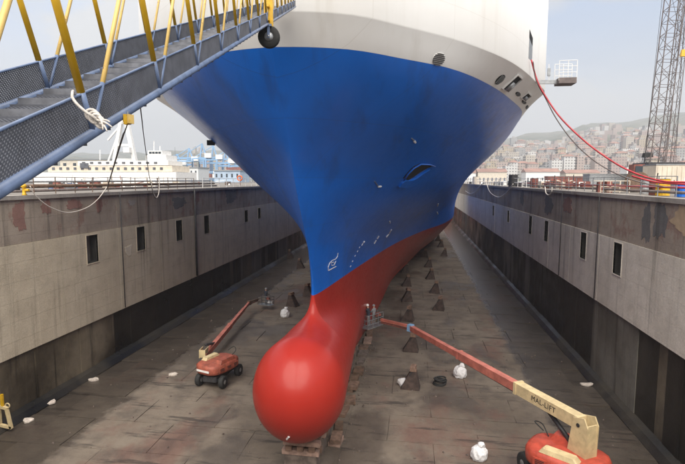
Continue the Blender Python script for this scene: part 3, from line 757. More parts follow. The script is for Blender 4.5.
# rope tied at the node
rp = empty('tied_rope', P(92, 118, 2.1), 'frayed pale rope knotted round the blue gangway chord at the second brace', 'rope')
MB().tube(spline([P(72, 97, 2.05), P(77, 104, 2.05), P(86, 112, 2.06), P(95, 118, 2.08), (P(99, 123, 2.1)), P(104, 127, 2.1)]), .0065, 7).build('strand', M['rope'], rp, True)
MB().tube(spline([P(72, 97, 2.05), P(73, 91, 2.1), P(76, 98, 2.2)]), .006, 7).build('strand', M['rope'], rp, True)
for k in range(4):
    c = P(92+k*2.6, 115+k*2.4, 2.1); MB().ring(c, gu+Vector((.2*k-.2, .1, .1*(-1)**k)), .026, .0065, 14, 6).build('knot_turn', M['rope'], rp, True)
for (a, b) in (((100, 120), (110, 122)), ((100, 123), (107, 131)), ((97, 120), (112, 127)), ((99, 117), (103, 130))):
    MB().tube(spline([P(*a, 2.08), P((a[0]+b[0])/2+1, (a[1]+b[1])/2-1, 2.07), P(*b, 2.06)], 4), .006, 6, .003).build('frayed_end', M['rope'], rp, True)

def rope(name, pts, r, m, label, cat='rope', group=None, r2=None):
    o = MB().tube(spline(pts), r, 7, r2).build(name, M[m], None, True); return tag(o, label, cat, group)
# yellow pulley block under chord, with ropes down to the quay
pb = empty('pulley_block', P(127, 121, 2.7), 'small yellow pulley block hanging under the gangway with a dark rope through it', 'pulley')
c = P(128, 120.5, 2.62)
MB().lathe(c, (0, 1, 0), [(.012, -.016), (.022, -.016), (.016, 0), (.022, .016), (.012, .016)], 14).build('sheave', M['yellow'], pb, True)
MB().cbox(c+Vector((-.012, 0, .006)), (.018, .04, .055), .3).build('cheek_plate', M['yellow'], pb); MB().cbox(c+Vector((.016, 0, .008)), (.012, .04, .05), -.2).build('cheek_plate', M['cream_yellow'], pb)
MB().tube([c, c+UP*.05], .004, 6).build('shackle', M['galv'], pb)
rope('hanging_rope', [c-UP*.01, P(118, 152, 12), P(107, 189, 36)], .003, 'darkrope', 'dark rope slanting from the yellow pulley down to the left quay edge', r2=.04)
rope('hanging_rope', [P(140.5, 108, 2.8), P(145, 145, 14), P(150, 180, 30), P(155, 198, 38), P(159, 194, 42), P(159.5, 180, 43)], .0035, 'darkrope', 'dark cable hanging from the gangway and looping at the left quay edge', r2=.045)

# ================================================================== KEEL BLOCKS AND CRADLE BLOCKS
kb = empty('keel_block', (XC, 22.2, .07), 'timber topped keel block nearest the camera, in front of the bulb', 'keel block', 'keel blocks under the ship centreline')
def kblock():
    MB().cbox((XC+.0, 22.2, .07+.45), (1.6, 1.05, .9), 0, .96, .04).build('concrete_base', M['blockc'], kb)
    z = .98
    for lay in range(3):
        if lay == 1:
            for q in (-.7, 0, .7): MB().cbox((XC+q*.8, 22.2, z+.12), (.3, 1.1, .23), .02*lay).build('timber', M['wood'], kb)
        else:
            for q in (-.33, 0, .34): MB().cbox((XC+random.uniform(-.08, .08), 22.2+q, z+.12), (1.8, .28, .23), random.uniform(-.03, .03)).build('timber', M['woodpale' if q else 'wood'], kb)
        z += .235
kblock()
for k in range(1, 22):
    c_ = copy_tree(kb); c_.location = (XC, 22.2+1.75*k, .07)
    c_['label'] = f'timber topped keel block under the red hull, {ORD[k]} of the row from the camera'
    if k < 2: c_['label'] = 'second keel block from the front, under the round red bulb'
for k in range(15):
    yy = 24.6+k*1.7+random.uniform(-.2, .2); o = empty('timber_stack', (-3.95, yy, .07), f'low rusty timber stack beside the keel blocks, {ORD[k]} of the row from the camera', 'timber stack', 'timber stacks along the keel blocks')
    z = .07
    for j in range(random.choice((1, 1, 1, 2))):
        MB().cbox((-3.95+random.uniform(-.12, .12), yy, z+.1), (random.uniform(.45, .8), random.uniform(.9, 1.5), .2), random.uniform(-.12, .12)).build('timber', M[random.choice(['wood', 'woodpale', 'brown', 'blockc'])], o); z += .2
def cradle(px, py, s=1.0, first=None):
    q = F(px, py, 0)
    if first: o = copy_tree(first); o.location = q
    else:
        o = empty('cradle_block', (0, 0, 0), 'x', 'cradle block', 'cradle blocks standing right of the hull')
        mb = MB(); mb.add([(-.85, -.5, 0), (.6, -.5, 0), (.6, .5, 0), (-.85, .5, 0), (-.15, -.35, 1.25), (.3, -.35, 1.35), (.3, .35, 1.35), (-.15, .35, 1.25)], [(0,3,2,1),(4,5,6,7),(0,1,5,4),(1,2,6,5),(2,3,7,6),(3,0,4,7)])
        mb.build('block_body', M['cradle'], o)
        MB().cbox((.08, 0, 1.42), (.5, .85, .16), .05).build('timber', M['wood'], o); MB().cbox((.08, 0, 1.57), (.4, .8, .14), -.06).build('timber', M['wood'], o)
        mb = MB(); mb.beam((-.8, -.3, .1), (.1, -.36, 1.45), .09, .09); mb.beam((-.8, .3, .1), (.1, .36, 1.45), .09, .09); mb.build('side_strut', M['darksteel'], o)
        o.location = q
    o.scale = (.88, .85, .95)
    return o
cr_ = [(412, 351), (412, 388), (408.6, 321), (407.7, 301), (407.5, 286), (406, 272.5), (439.5, 310), (435.6, 293), (431, 279), (429, 267), (425, 257), (444.6, 256), (441, 247), (438, 241)]
lab = ['cradle block just below the red boom jib, nearest of the row right of the hull', 'grey topped cradle block with rubble beside it, closest to the camera',
       'first cradle block above the boom jib in the inner row', 'second cradle block above the boom jib in the inner row', 'third cradle block above the boom jib in the inner row', 'farthest cradle block of the inner row against the red hull',
       'nearest cradle block of the outer row right of the hull', 'second cradle block of the outer row', 'third cradle block of the outer row', 'fourth cradle block of the outer row', 'fifth and farthest cradle block of the outer row',
       'nearest of three small cradle blocks by the right wall', 'middle of three small cradle blocks by the right wall', 'farthest of three small cradle blocks by the right wall']
c0 = None
for (x, y), l in zip(cr_, lab):
    o = cradle(x, y, 1, c0); c0 = c0 or o; o['label'] = l; o.rotation_euler[2] = random.uniform(-.25, .25)
for (x, y), l in (((292, 306), 'dark slanted cradle block on the floor beside the white bag left of the stem'), ((308, 296), 'dark cradle block half hidden behind the blue stem'), ((300, 268), 'small dark cradle block far back left of the hull'), ((290, 258), 'farthest small cradle block left of the hull')):
    o = cradle(x, y, 1, c0); o['label'] = l; o['group'] = 'cradle blocks standing left of the hull'; o.rotation_euler[2] = 3.0+random.uniform(-.3, .3)

# ================================================================== BOOM LIFTS
def wheel(c, ax, r, wd_, parent):
    ax = Vector(ax)
    o = MB().lathe(c, ax, [(r*.6, -wd_/2), (r*.9, -wd_/2), (r, -wd_/2+.05), (r, wd_/2-.05), (r*.9, wd_/2), (r*.6, wd_/2)], 20).build('wheel', M['black'], parent, True)
    MB().lathe(c, ax, [(r*.2, -wd_/2-.02), (r*.58, -wd_/2+.04), (r*.58, wd_/2-.04), (r*.2, wd_/2+.03)], 14).build('rim', M['galv'], o, True)
def lift(name, base, yaw, tyaw, label, pivot, tip, jib, basket, bw, outerfrac, outer_m, lettering=None):
    base = Vector(base); R = Matrix.Rotation(yaw, 3, 'Z'); T = Matrix.Rotation(tyaw, 3, 'Z')
    o = empty(name, base, label, 'boom lift', 'boom lifts on the dock floor')
    q = lambda v: base+R @ Vector(v); t = lambda v: base+T @ Vector(v)
    MB().cbox(q((0, 0, .72)), (1.25, 3.4, .42), yaw, .95, .08).build('chassis', M['darksteel'], o)
    MB().cbox(q((0, 1.35, .62)), (2.1, .22, .2), yaw).build('axle_beam', M['darksteel'], o); MB().cbox(q((0, -1.35, .62)), (2.1, .22, .2), yaw).build('axle_beam', M['darksteel'], o)
    for x in (-1.05, 1.05):
        for y in (-1.35, 1.35): wheel(q((x, y, .5)), R @ Vector((1, 0, 0)), .5, .38, o)
    MB().lathe(q((0, 0, .93)), (0, 0, 1), [(.6, 0), (.6, .12)], 20).build('slewing_ring', M['black'], o)
    # turntable with rounded counterweight: lofted rounded outline
    prof = []
    n = 28
    for i in range(n):
        a = 2*math.pi*i/n; c, s = math.cos(a), math.sin(a); sq = (abs(c)**3.2+abs(s)**3.2)**(-1/3.2); prof.append((1.25*c*sq, 1.75*s*sq))
    vs = []; lv = [(1.04, .86), (1.12, .97), (1.3, 1.0), (1.62, 1.0), (1.78, .96), (1.86, .86)]
    for z, k in lv:
        for x, y in prof: vs.append(t((x*k, y*k-.15, z)))
    m = len(lv); fs = [(j*n+i, j*n+(i+1) % n, (j+1)*n+(i+1) % n, (j+1)*n+i) for j in range(m-1) for i in range(n)]+[tuple(range(n-1, -1, -1)), tuple(range((m-1)*n, m*n))]
    MB().add(vs, fs).build('turntable_cover', M['jlgred'], o, True)
    MB().cbox(t((.75, -.1, 1.98)), (.7, 1.9, .26), tyaw, .8, .06).build('engine_hood', M['jlgred'], o)
    MB().cbox(t((-.82, -.1, 1.95)), (.55, 1.7, .2), tyaw, .8, .06).build('tank_hood', M['liftcream'], o)
    for sx in (-1, 1):
        for yy in (-1.0, -.2, .6):
            p0 = t((sx*1.245, yy, 1.46)); MB().cbox(p0, (.05, .62, .34), tyaw).build('side_panel', M['jlgred'], o)
            for zz in (-.08, 0, .08): MB().cbox(t((sx*1.275, yy, 1.46+zz)), (.02, .4, .03), tyaw).build('vent_slot', M['hole'], o)
    MB().cbox(t((0, -1.905, 1.42)), (1.3, .04, .16), tyaw).build('hazard_stripe', M['whitepaint'], o)
    MB().tube(spline([t((.5, .9, 1.9)), t((.7, 1.3, 2.3)), t((.3, 1.5, 2.5)), t((.1, 1.0, 2.3))]), .03, 6).build('hydraulic_hose', M['black'], o, True)
    piv = Vector(pivot); tip = Vector(tip); u = (tip-piv).normalized(); Lb = (tip-piv).length
    side = u.cross(UP).normalized(); bu = side.cross(u).normalized()
    for k in (-1, 1):
        c = side*k*(bw*.62)
        b0 = Vector((piv.x, piv.y, 1.8))+c
        hh = Vector((u.x, u.y, 0)).normalized()
        pts = [b0-hh*.45, b0+hh*.55, piv+c+hh*.30+UP*.25, piv+c-hh*.30+UP*.42, piv+c-hh*.50+UP*.05]
        vs = [p_+side*e for e in (-.03, .03) for p_ in pts]; m = len(pts)
        MB().add(vs, [tuple(range(m-1, -1, -1)), tuple(range(m, 2*m))]+[(i, (i+1) % m, m+(i+1) % m, m+i) for i in range(m)]).build('tower_plate', M['liftcream'], o)
        MB().lathe(piv+c+side*k*.03, side, [(.09, -.03), (.09, .03)], 10).build('pin', M['black'], o)
    MB().beam(Vector((piv.x, piv.y, 1.8))-hh*.42, piv-hh*.42+UP*.1, bw*1.2, .06, up=hh).build('tower_back', M['liftcream'], o)
    A = piv+u*.1; B = piv+u*Lb*outerfrac
    MB().beam(A, B, bw, bw*1.15).build('outer_boom', M[outer_m], o)
    MB().beam(B-u*.12, B+u*.06, bw*1.12, bw*1.28).build('boom_collar', M[outer_m], o)
    C_ = piv+u*Lb*min(.97, outerfrac+.34)
    MB().beam(B, C_, bw*.8, bw*.92).build('middle_boom', M['liftpink'], o)
    MB().beam(C_-u*.1, C_+u*.05, bw*.88, bw*1.0).build('boom_collar', M['liftpink'], o)
    MB().beam(C_, tip, bw*.62, bw*.74).build('inner_boom', M['liftpink'], o)
    MB().tube([piv+u*.3-bu*bw*.75, C_-bu*bw*.62], .045, 6).build('hose_track', M['darksteel'], o)
    MB().tube([Vector((piv.x, piv.y, 1.95))+hh*.55, piv+u*Lb*outerfrac*.5-bu*bw*.62], .11, 10).build('lift_cylinder', M['darksteel'], o, True)
    MB().tube([piv+u*Lb*outerfrac*.5-bu*bw*.62, piv+u*Lb*outerfrac*.92-bu*bw*.62], .06, 8).build('cylinder_rod', M['galv'], o, True)
    jb = Vector(jib)
    MB().cbox(tip+u*.05, (.42, .42, .5), tyaw, .9).build('boom_knuckle', M['craneblue'] if lettering else M['brown'], o)
    MB().beam(tip+UP*.1, jb+UP*.1, .18, .2).build('jib', M['liftpink'] if lettering else M['brown'], o); MB().beam(tip-UP*.16, jb-UP*.1, .1, .1).build('jib_rod', M['rustred'], o)
    # basket
    bk = Vector(basket); ba = math.atan2(jb.y-tip.y, jb.x-tip.x)-math.pi/2
    RB = Matrix.Rotation(ba, 3, 'Z'); g = lambda v: bk+RB @ Vector(v)
    bs = empty('basket', bk, None, None); bs.parent = o; bs.matrix_parent_inverse = Matrix.Translation(o.location).inverted()
    MB().cbox(g((0, 0, .03)), (1.9, .85, .06), ba).build('basket_floor', M['galv'], bs)
    rm = M['galv'] if lettering else M['darksteel']
    for z in (.35, .7, 1.08):
        MB().tube([g((-.95, -.42, z)), g((.95, -.42, z)), g((.95, .42, z)), g((-.95, .42, z)), g((-.95, -.42, z))], .028, 6).build('basket_rail', rm, bs)
    for x in (-.95, -.32, .32, .95):
        for y in (-.42, .42): MB().tube([g((x, y, .05)), g((x, y, 1.08))], .026, 6).build('basket_post', rm, bs)
    MB().cbox(g((.5, -.25, .95)), (.5, .25, .28), ba, .8).build('control_box', M['rustred'], bs)
    if lettering:
        cu = bpy.data.curves.new('lettering', 'FONT'); cu.body = lettering; cu.size = .36; cu.extrude = .004; cu.align_x = 'CENTER'; cu.align_y = 'CENTER'; cu.space_character = 1.1
        tx = bpy.data.objects.new('lettering', cu); col.objects.link(tx)
        s_ = -side if (-side).dot(CAM-piv) > 0 else side
        xd = u if s_.cross(UP).dot(u) < 0 else -u
        yd = s_.cross(xd).normalized()
        if yd.z < 0: yd = -yd; xd = -xd
        mt = Matrix((xd, yd, s_)).transposed().to_4x4(); mt.translation = piv+u*Lb*outerfrac*.52+s_*(bw/2+.006)
        dg = bpy.context.evaluated_depsgraph_get(); me_ = bpy.data.meshes.new_from_object(tx.evaluated_get(dg)); bpy.data.objects.remove(tx)
        me_.transform(mt); me_.materials.clear(); me_.materials.append(M['letters']); tx = bpy.data.objects.new('lettering', me_); col.objects.link(tx); attach(tx, o)
    return o, g, ba
# near right lift
bR = F(566, 489, 0); bR = Vector((6.9, 22.6, 0))
pR = P(584, 424, 22.3); tR = P(411, 328, 36); jR = P(381, 321, 37.6); kR = P(371.5, 326.5, 38.2)
kRz = kR-UP*.0
liftR, gR, baR = lift('boom_lift', bR, .35, .95, 'red and cream boom lift at bottom right, its long boom reaching to the red hull', pR, tR, jR, kRz, .5, .27, 'liftcream', 'MAL-LIFT')
# left lift
bL = F(211, 389, 0); bL = Vector((bL.x, bL.y+1.5, 0))
pL = P(204, 357, 33.9); tL = P(249, 303, 48.5); jL = P(258, 300, 50.0); kL = P(266, 302, 51)
kL.z = .5
KS = .84
up_ = lambda p: bL+(Vector(p)-bL)/KS
liftL, gL0, baL = lift('boom_lift', bL, -.12, -.35, 'faded red boom lift on the floor left of the bulb, boom lowered', up_(pL), up_(tL), up_(jL), up_(kL), .40, .5, 'liftpink', None)
liftL.scale = (KS, KS, KS)
gL = lambda v: bL+(gL0(v)-bL)*KS
for ch in [c for c in col.objects if c.parent is liftL]:
    if ch.type == 'MESH' and ch.data.materials[0] is M['jlgred']: ch.data.materials[0] = M['liftfaded']
# ================================================================== PEOPLE
def person(base, face, label, arms, helmet='helmet', jacket='cloth_dark', lean=0, h=1.75):
    base = Vector(base); k = h/1.75; R = Matrix.Rotation(face, 3, 'Z')       # faces local +Y
    q = lambda x, y, z: base+R @ Vector((x*k, (y+lean*max(0, z-.9))*k, z*k))
    o = empty('person', base, label, 'person')
    V = [(0, 0, .95), (0, 0, 1.15), (0, 0, 1.38), (0, .01, 1.50), (0, .02, 1.60), (0, .03, 1.70)]
    Rr = [.15, .135, .16, .06, .095, .07]; E = [(0, 1), (1, 2), (2, 3), (3, 4), (4, 5)]
    for s in (-1, 1):
        n = len(V); V += [(s*.10, 0, .88), (s*.12, .03, .48), (s*.13, -.02, .08), (s*.14, .13, .04)]; Rr += [.10, .065, .045, .04]; E += [(0, n), (n, n+1), (n+1, n+2), (n+2, n+3)]
        n = len(V); el, ha = arms[0 if s < 0 else 1]; V += [(s*.20, 0, 1.40), el, ha, tuple(ha[i]+(ha[i]-el[i])*.25 for i in range(3))]; Rr += [.065, .05, .036, .03]; E += [(2, n), (n, n+1), (n+1, n+2), (n+2, n+3)]
    me = bpy.data.meshes.new('body'); me.from_pydata([q(*v) for v in V], E, []); b = bpy.data.objects.new('body', me); col.objects.link(b)
    b.modifiers.new('skin', 'SKIN'); su = b.modifiers.new('sub', 'SUBSURF'); su.levels = su.render_levels = 1
    for i, r in enumerate(Rr): me.skin_vertices[0].data[i].radius = (r*k, r*k)
    me.skin_vertices[0].data[0].use_root = True
    dg = bpy.context.evaluated_depsgraph_get(); m2 = bpy.data.meshes.new_from_object(b.evaluated_get(dg)); bpy.data.objects.remove(b)
    m2.materials.clear(); m2.materials.append(M[jacket]); m2.materials.append(M['skin']); m2.materials.append(M['cloth_grey'])
    for p_ in m2.polygons:
        z = (p_.center-base).z/k; p_.use_smooth = True; p_.material_index = 1 if z > 1.52 else (0 if z > .9 else 2)
    bo = bpy.data.objects.new('body', m2); col.objects.link(bo); attach(bo, o)
    hc = q(0, .03, 1.70)
    MB().lathe(hc, (0, 0, 1), [(.15*k, -.01), (.125*k, 0), (.12*k, .05*k), (.09*k, .10*k), (.03*k, .125*k)], 14).build('helmet', M[helmet], o, True)
    return o
pb_ = gR((-.35, 0, .06))
fr_ = math.atan2((XC-pb_.x)*-1, 6)      # towards the hull
person(pb_, 1.2, 'worker in dark clothes and white helmet in the basket by the red hull', (((-.24, .25, 1.28), (-.18, .55, 1.36)), ((.26, .22, 1.2), (.12, .5, 1.22))), lean=.12)
pp = gR((.35, .05, .06)); person(pp, .9, 'second worker in grey standing behind in the basket by the red hull', (((-.26, .05, 1.15), (-.2, .3, 1.1)), ((.28, .08, 1.15), (.22, .3, 1.12))), 'cloth_grey', 'cloth_grey', h=1.6)
pl = gL((0, 0, .06)); person(pl, -.6, 'worker in dark clothes standing in the lowered basket left of the stem', (((-.27, .03, 1.14), (-.22, .28, 1.08)), ((.28, .03, 1.14), (.22, .28, 1.08))), 'cloth_grey', 'cloth_dark')

# ================================================================== LOOSE THINGS ON THE FLOOR
def bag(px, py, s, label, seed, g='white bags on the dock floor'):
    q = F(px, py, 0); o = empty('rubble_bag', q, label, 'bag', g)
    blob('sack', (q.x, q.y, .32*s), (.5*s, .45*s, .55*s), M['whitebag'], seed, o, 3, .07)
    blob('sack_neck', (q.x+.1*s, q.y, .85*s), (.22*s, .2*s, .22*s), M['whitebag'], seed+1, o, 2, .2)
    return o
bag(479, 459, .85, 'white rubble bag with a peaked top at the bottom edge, left of the nearer lift', 3)
bag(460, 377, .95, 'white sack lying beside the black coil right of the bulb', 5)
bag(285, 317, 1.0, 'white sack left of the stem beside the dark slanted block', 7)
q = F(440, 384, 0); o = empty('cable_coil', q, 'black coiled cable heap on the floor beside the white sack', 'cable coil')
for k in range(5): MB().ring(q+Vector((random.uniform(-.06, .06), random.uniform(-.06, .06), .06+k*.09)), (random.uniform(-.15, .15), random.uniform(-.15, .15), 1), .42-.02*k, .055, 20, 6).build('loop', M['black'], o, True)
for (px, py, s, l, m) in ((404, 386, .45, 'small white crumpled bag left of the grey topped cradle block', 'whitebag'), (407, 300, .3, 'small pale scrap on the floor between the inner cradle blocks', 'paper'),
                       (270, 304, .3, 'tiny white bag under the left basket', 'whitebag')):
    q = F(px, py, 0); o = blob('litter', (q.x, q.y, s*.4), (s, s*.8, s*.9), M[m], int(px), None, 2, .25); tag(o, l, 'litter')
for (px, py, l) in ((93, 380, 'flat pale scrap at the foot of the left wall, farthest of three'), (50, 403, 'slanting pale scrap at the foot of the left wall, middle of three'), (28, 421, 'flat pale scrap at the foot of the left wall, nearest of three'),
                    (173, 375, 'flat pale scrap on the floor left of the faded lift'), (587, 385, 'flat pale scrap on the wet floor right of the long boom')):
    q = F(px, py, 0); rr = random.Random(px); mb = MB(); n = 9
    ring = [(q.x+math.cos(2*math.pi*i/n)*.42*rr.uniform(.6, 1.1), q.y+math.sin(2*math.pi*i/n)*.3*rr.uniform(.6, 1.1)) for i in range(n)]
    vs = [(x, y, .05+rr.uniform(0, .08)) for x, y in ring]+[(x, y, .0) for x, y in ring]+[(q.x, q.y, .14)]
    mb.add(vs, [(i, (i+1) % n, 2*n) for i in range(n)]+[(i, n+i, n+(i+1) % n, (i+1) % n) for i in range(n)]); tag(mb.build('scrap', M['paper']), l, 'litter')
# rubble crumbs
mb = MB()
for k in range(520):
    x = random.uniform(-21, 11.5); y = random.uniform(22, 62); s = random.uniform(.02, .075)
    if k < 130: x = random.gauss(-3.3, .5); y = random.uniform(24, 52)
    if 130 <= k < 170: x, y = random.gauss(.1, .8), random.gauss(33, .8)
    mb.cbox((x, y, s*.5+.005), (s*random.uniform(1, 2.2), s*random.uniform(1, 2), s), random.uniform(0, 3), random.uniform(.5, .9))
tag(mb.build('rubble', M['blockc']), 'small crumbs of rubble scattered over the dock floor', None, None, 'stuff')
# yellow steel frame at left wall foot
q = Vector((P(4, 405, 23.4).x+.2, 23.4, 0)); o = empty('steel_frame', q, 'yellow steel bracket frame standing at the left wall, cut by the photo edge', 'steel frame')
for dx, dz in ((0, 0), (.0, 1)): pass
fx = q.x
MB().beam((fx-.55, 23.4, 0), (fx-.55, 23.4, 2.3), .16, .16).build('post', M['liftcream'], o); MB().beam((fx+.15, 23.4, .2), (fx-.05, 23.4, 1.3), .15, .15).build('post', M['liftcream'], o)
MB().beam((fx-.55, 23.4, 1.45), (fx-.0, 23.4, 1.35), .15, .15).build('arm', M['liftcream'], o); MB().beam((fx-.55, 23.4, .35), (fx+.2, 23.4, .25), .15, .15).build('arm', M['liftcream'], o)
MB().beam((fx-.3, 23.4, 2.15), (fx-.3, 23.4, 1.45), .12, .12).build('arm', M['yellow'], o); MB().ring((fx+.02, 23.4, 1.52), (0, 1, 0), .13, .035, 12, 6).build('hook', M['liftcream'], o)

# ================================================================== QUAY EDGE: rails, pipes, hoses
def railing(x, y0, y1, step, m, label, h=1.1, rails=(.55, 1.08), r=.022):
    o = empty('railing', (x, y0, ZTOP), label, 'railing'); y = y0; pm = MB().tube([(0, 0, 0), (0, 0, h)], r*1.3, 6).mesh('post', M[m])
    while y <= y1:
        p_ = bpy.data.objects.new('post', pm); col.objects.link(p_); p_.location = (x+random.uniform(-.03, .03), y, ZTOP); p_.rotation_euler = (random.uniform(-.03, .03), random.uniform(-.03, .03), 0); attach(p_, o); y += step
    for z in rails:
        pts = []; y = y0
        while y <= y1: pts.append((x, y, ZTOP+z+random.uniform(-.03, .03))); y += step
        MB().tube(pts, r, 6).build('rail', M[m], o)
    return o
railing(-23.6, 28, 52, 1.9, 'brown', 'rusty brown railing along the near left quay edge')
railing(-23.6, 53, 120, 2.4, 'whitepaint', 'white railing along the far left quay edge', r=.035)
railing(13.2, 27.5, 60, 2.0, 'galv', 'thin grey railing along the near right quay edge')
railing(13.2, 62, 150, 2.6, 'whitepaint', 'pale railing along the far right quay edge', r=.035)
for k, (dx, r, z, m) in enumerate(((-.75, .09, .22, 'greyhose'), (-1.05, .12, .5, 'brown'), (-1.3, .07, .8, 'galv'))):
    o = MB().tube([(-23.3+dx, 26, ZTOP+z), (-23.3+dx, 58, ZTOP+z)], r, 8).build('pipe', M[m], None, True)
    tag(o, ['low dark pipe running along the left quay edge behind the rusty railing', 'thick brown pipe on supports behind the rusty left railing', 'thin grey upper pipe behind the rusty left railing'][k], 'pipe', 'pipes along the left quay')
for k, (dx, r, z, m) in enumerate(((.8, .08, .25, 'greyhose'), (1.1, .06, .5, 'redhose'))):
    o = MB().tube([(XR+dx, 24, ZTOP+z), (XR+dx, 75, ZTOP+z)], r, 8).build('pipe', M[m], None, True)
    tag(o, ['low dark pipe along the right quay edge', 'thin red pipe along the right quay edge'][k], 'pipe', 'pipes along the right quay')
def wl(x, y, side, d=.25):   # point hanging in front of wall at pixel
    X = (XL+d) if side < 0 else (XR-d); dd = ray(x, y); t = (X-CAM.x)/dd.x; return CAM+dd*t
rope('hanging_hose', [wl(30, 186, -1), wl(36, 196, -1), wl(50, 207, -1), wl(68, 212.5, -1), wl(86, 208, -1), wl(98, 199, -1), wl(107, 187, -1)], .03, 'rope', 'pale hose sagging in a loop over the near left wall', 'hose')
rope('hanging_hose', [wl(151, 180, -1), wl(153, 192, -1), wl(156.5, 197.5, -1), wl(159, 192, -1), wl(159.5, 180, -1)], .04, 'rope', 'short pale hose loop hanging over the left wall near the white ship', 'hose')
rope('hanging_hose', [wl(486.0, 182, 1), wl(490, 192, 1), wl(498, 197, 1), wl(506, 193, 1), wl(513, 184, 1)], .06, 'rope', 'white hose sagging in a wide loop over the right wall', 'hose', None)
rope('hanging_hose', [wl(465.5, 191, 1), wl(470, 193.5, 1), wl(475, 192, 1), wl(479, 187, 1), wl(484, 182.5, 1)], .07, 'rope', 'white hose loop at the far right wall next to the hull', 'hose')
rope('hanging_hose', [wl(545, 187, 1), wl(546, 193, 1), wl(549, 195, 1), wl(551.5, 192, 1), wl(552, 187, 1)], .05, 'rope', 'short white hose loop hanging over the middle of the right wall', 'hose')
# hoses from the ship to the right quay
p0, n0_ = hit(529, 60)
p0 = p0+n0_*.12
rope('shore_hose', [p0, P(537, 80, 29.5), P(546, 97, 29), P(560, 117, 28.3), P(580, 137, 27.6), P(600, 153, 27), P(622, 167, 26.3), P(643, 176, 25.5), P(665, 181.5, 24.6), P(688, 182.5, 23.8), P(712, 186, 23)], .045, 'redhose', 'red hose running from the bow opening down to the right quay', 'hose')
rope('shore_hose', [p0+Vector((.1, 0, -.1)), P(536, 80, 29.5), P(545, 97, 29.2), P(556, 118, 28.8), P(572, 140, 28.2), P(592, 159, 27.6), P(615, 173, 27), P(640, 182, 26.4), P(665, 187, 25.8)], .03, 'greyhose', 'grey hose beside the red one, sagging lower to the right quay', 'hose')
rope('shore_hose', [P(632, 176, 27.6), P(655, 182, 26.6), P(680, 184, 25.6), P(700, 186, 25)], .05, 'redhose', 'second red hose lying along the right quay railing', 'hose')

# side access platform by the ship
q = P(566, 83, 31.5); o = empty('access_platform', q, 'small white railed work platform held out from the white ship side on an arm', 'platform')
e = P(545, 82, 31.5)
MB().beam(e+Vector((-.5, 0, .02)), P(557, 82, 31.5), .1, .22).build('arm', M['galv'], o)
a = P(556.5, 82, 31.5); b = P(574, 82, 31.5)
MB().box((a.x, a.y-.5, a.z-.16), (b.x, b.y+.5, a.z+.16)).build('platform_deck', M['greyhose'], o)
for yy in (-.48, .48):
    for z in (.45, .8, 1.12): MB().tube([(a.x, a.y+yy, a.z+z), (b.x, a.y+yy, a.z+z)], .016, 6).build('rail', M['whitepaint'], o)
    for f in (0, .5, 1): MB().tube([(a.x+(b.x-a.x)*f, a.y+yy, a.z), (a.x+(b.x-a.x)*f, a.y+yy, a.z+1.12)], .018, 6).build('post', M['whitepaint'], o)
MB().cbox((P(549, 72, 31.5)), (.16, .1, .45)).build('control_box', M['galv'], o); MB().tube([P(549, 82, 31.5), P(549, 64, 31.5)], .02, 6).build('post', M['whitepaint'], o)

# ---- right quay equipment
def lattice(a, b, w, m, o, bays, tri=False, r=.05):
    a, b = Vector(a), Vector(b); t = (b-a).normalized(); x = t.cross(Vector((0, 1, 0))).normalized(); y = x.cross(t)
    offs = [x*i*w/2+y*j*w/2 for i, j in ((-1, -1), (1, -1), (1, 1), (-1, 1))]
    for f in offs: MB().tube([a+f, b+f], r, 6).build('chord', M[m], o)
    for k in range(bays):
        p0, p1 = a+(b-a)*k/bays, a+(b-a)*(k+1)/bays
        mb = MB()
        for i in range(4):
            j = (i+1) % 4; mb.tube([p0+offs[i], p1+offs[j]] if k % 2 else [p0+offs[j], p1+offs[i]], r*.5, 5); mb.tube([p0+offs[i], p0+offs[j]], r*.5, 5)
        mb.build('lacing', M[m], o)
Yc = 60
cb = P(650, 178, Yc)
crn = empty('lattice_crane', (cb.x, Yc, ZTOP), 'tall grey lattice boom crane leaning right on the right quay', 'crane')
lattice(P(653, 172, Yc), P(678.5, -30, Yc), 1.45, 'greyhose', crn, 16, r=.055)
lattice(P(667, 172, Yc+4), P(689, -30, Yc+4), .8, 'greyhose', crn, 14, r=.04)
for (a, b) in (((645, 160), (663, -10)), ((675, 172), (686, -10)), ((640, 172), (650, 120))): MB().tube([P(*a, Yc), P(*b, Yc)], .022, 5).build('stay_cable', M['darksteel'], crn)
for (x, y) in ((666, 27), (662, 50), (658, 95)):
    pass
MB().cbox(P(647.5, 155, Yc), (.9, .8, .5), 0, .8).build('sheave_head', M['black'], crn)
bb = P(662, 178, Yc)
MB().cbox((bb.x, Yc, ZTOP+1.7), (5.2, 4, 2.2), 0, .95, .2).build('machine_house', M['darksteel'], crn)
MB().cbox((bb.x, Yc, ZTOP+.35), (6.2, 5, .7), 0, .97, .3).build('crawler_base', M['black'], crn)
MB().cbox((bb.x-3.1, Yc-1, ZTOP+1.8), (1.2, 1.5, 1.6), 0, .9).build('cab', M['rustred'], crn)
MB().cbox((bb.x-3.1, Yc-1.8, ZTOP+2.0), (.9, .05, .8), 0).build('cab_window', M['glass'], crn)
MB().tube([P(668, -20, Yc-2), P(683, 46, Yc-2)], .02, 5).build('hoist_cable', M['darksteel'], crn)
MB().cbox(P(683, 53, Yc-2), (.45, .35, .7), 0, .7).build('hook_block', M['yellow'], crn)
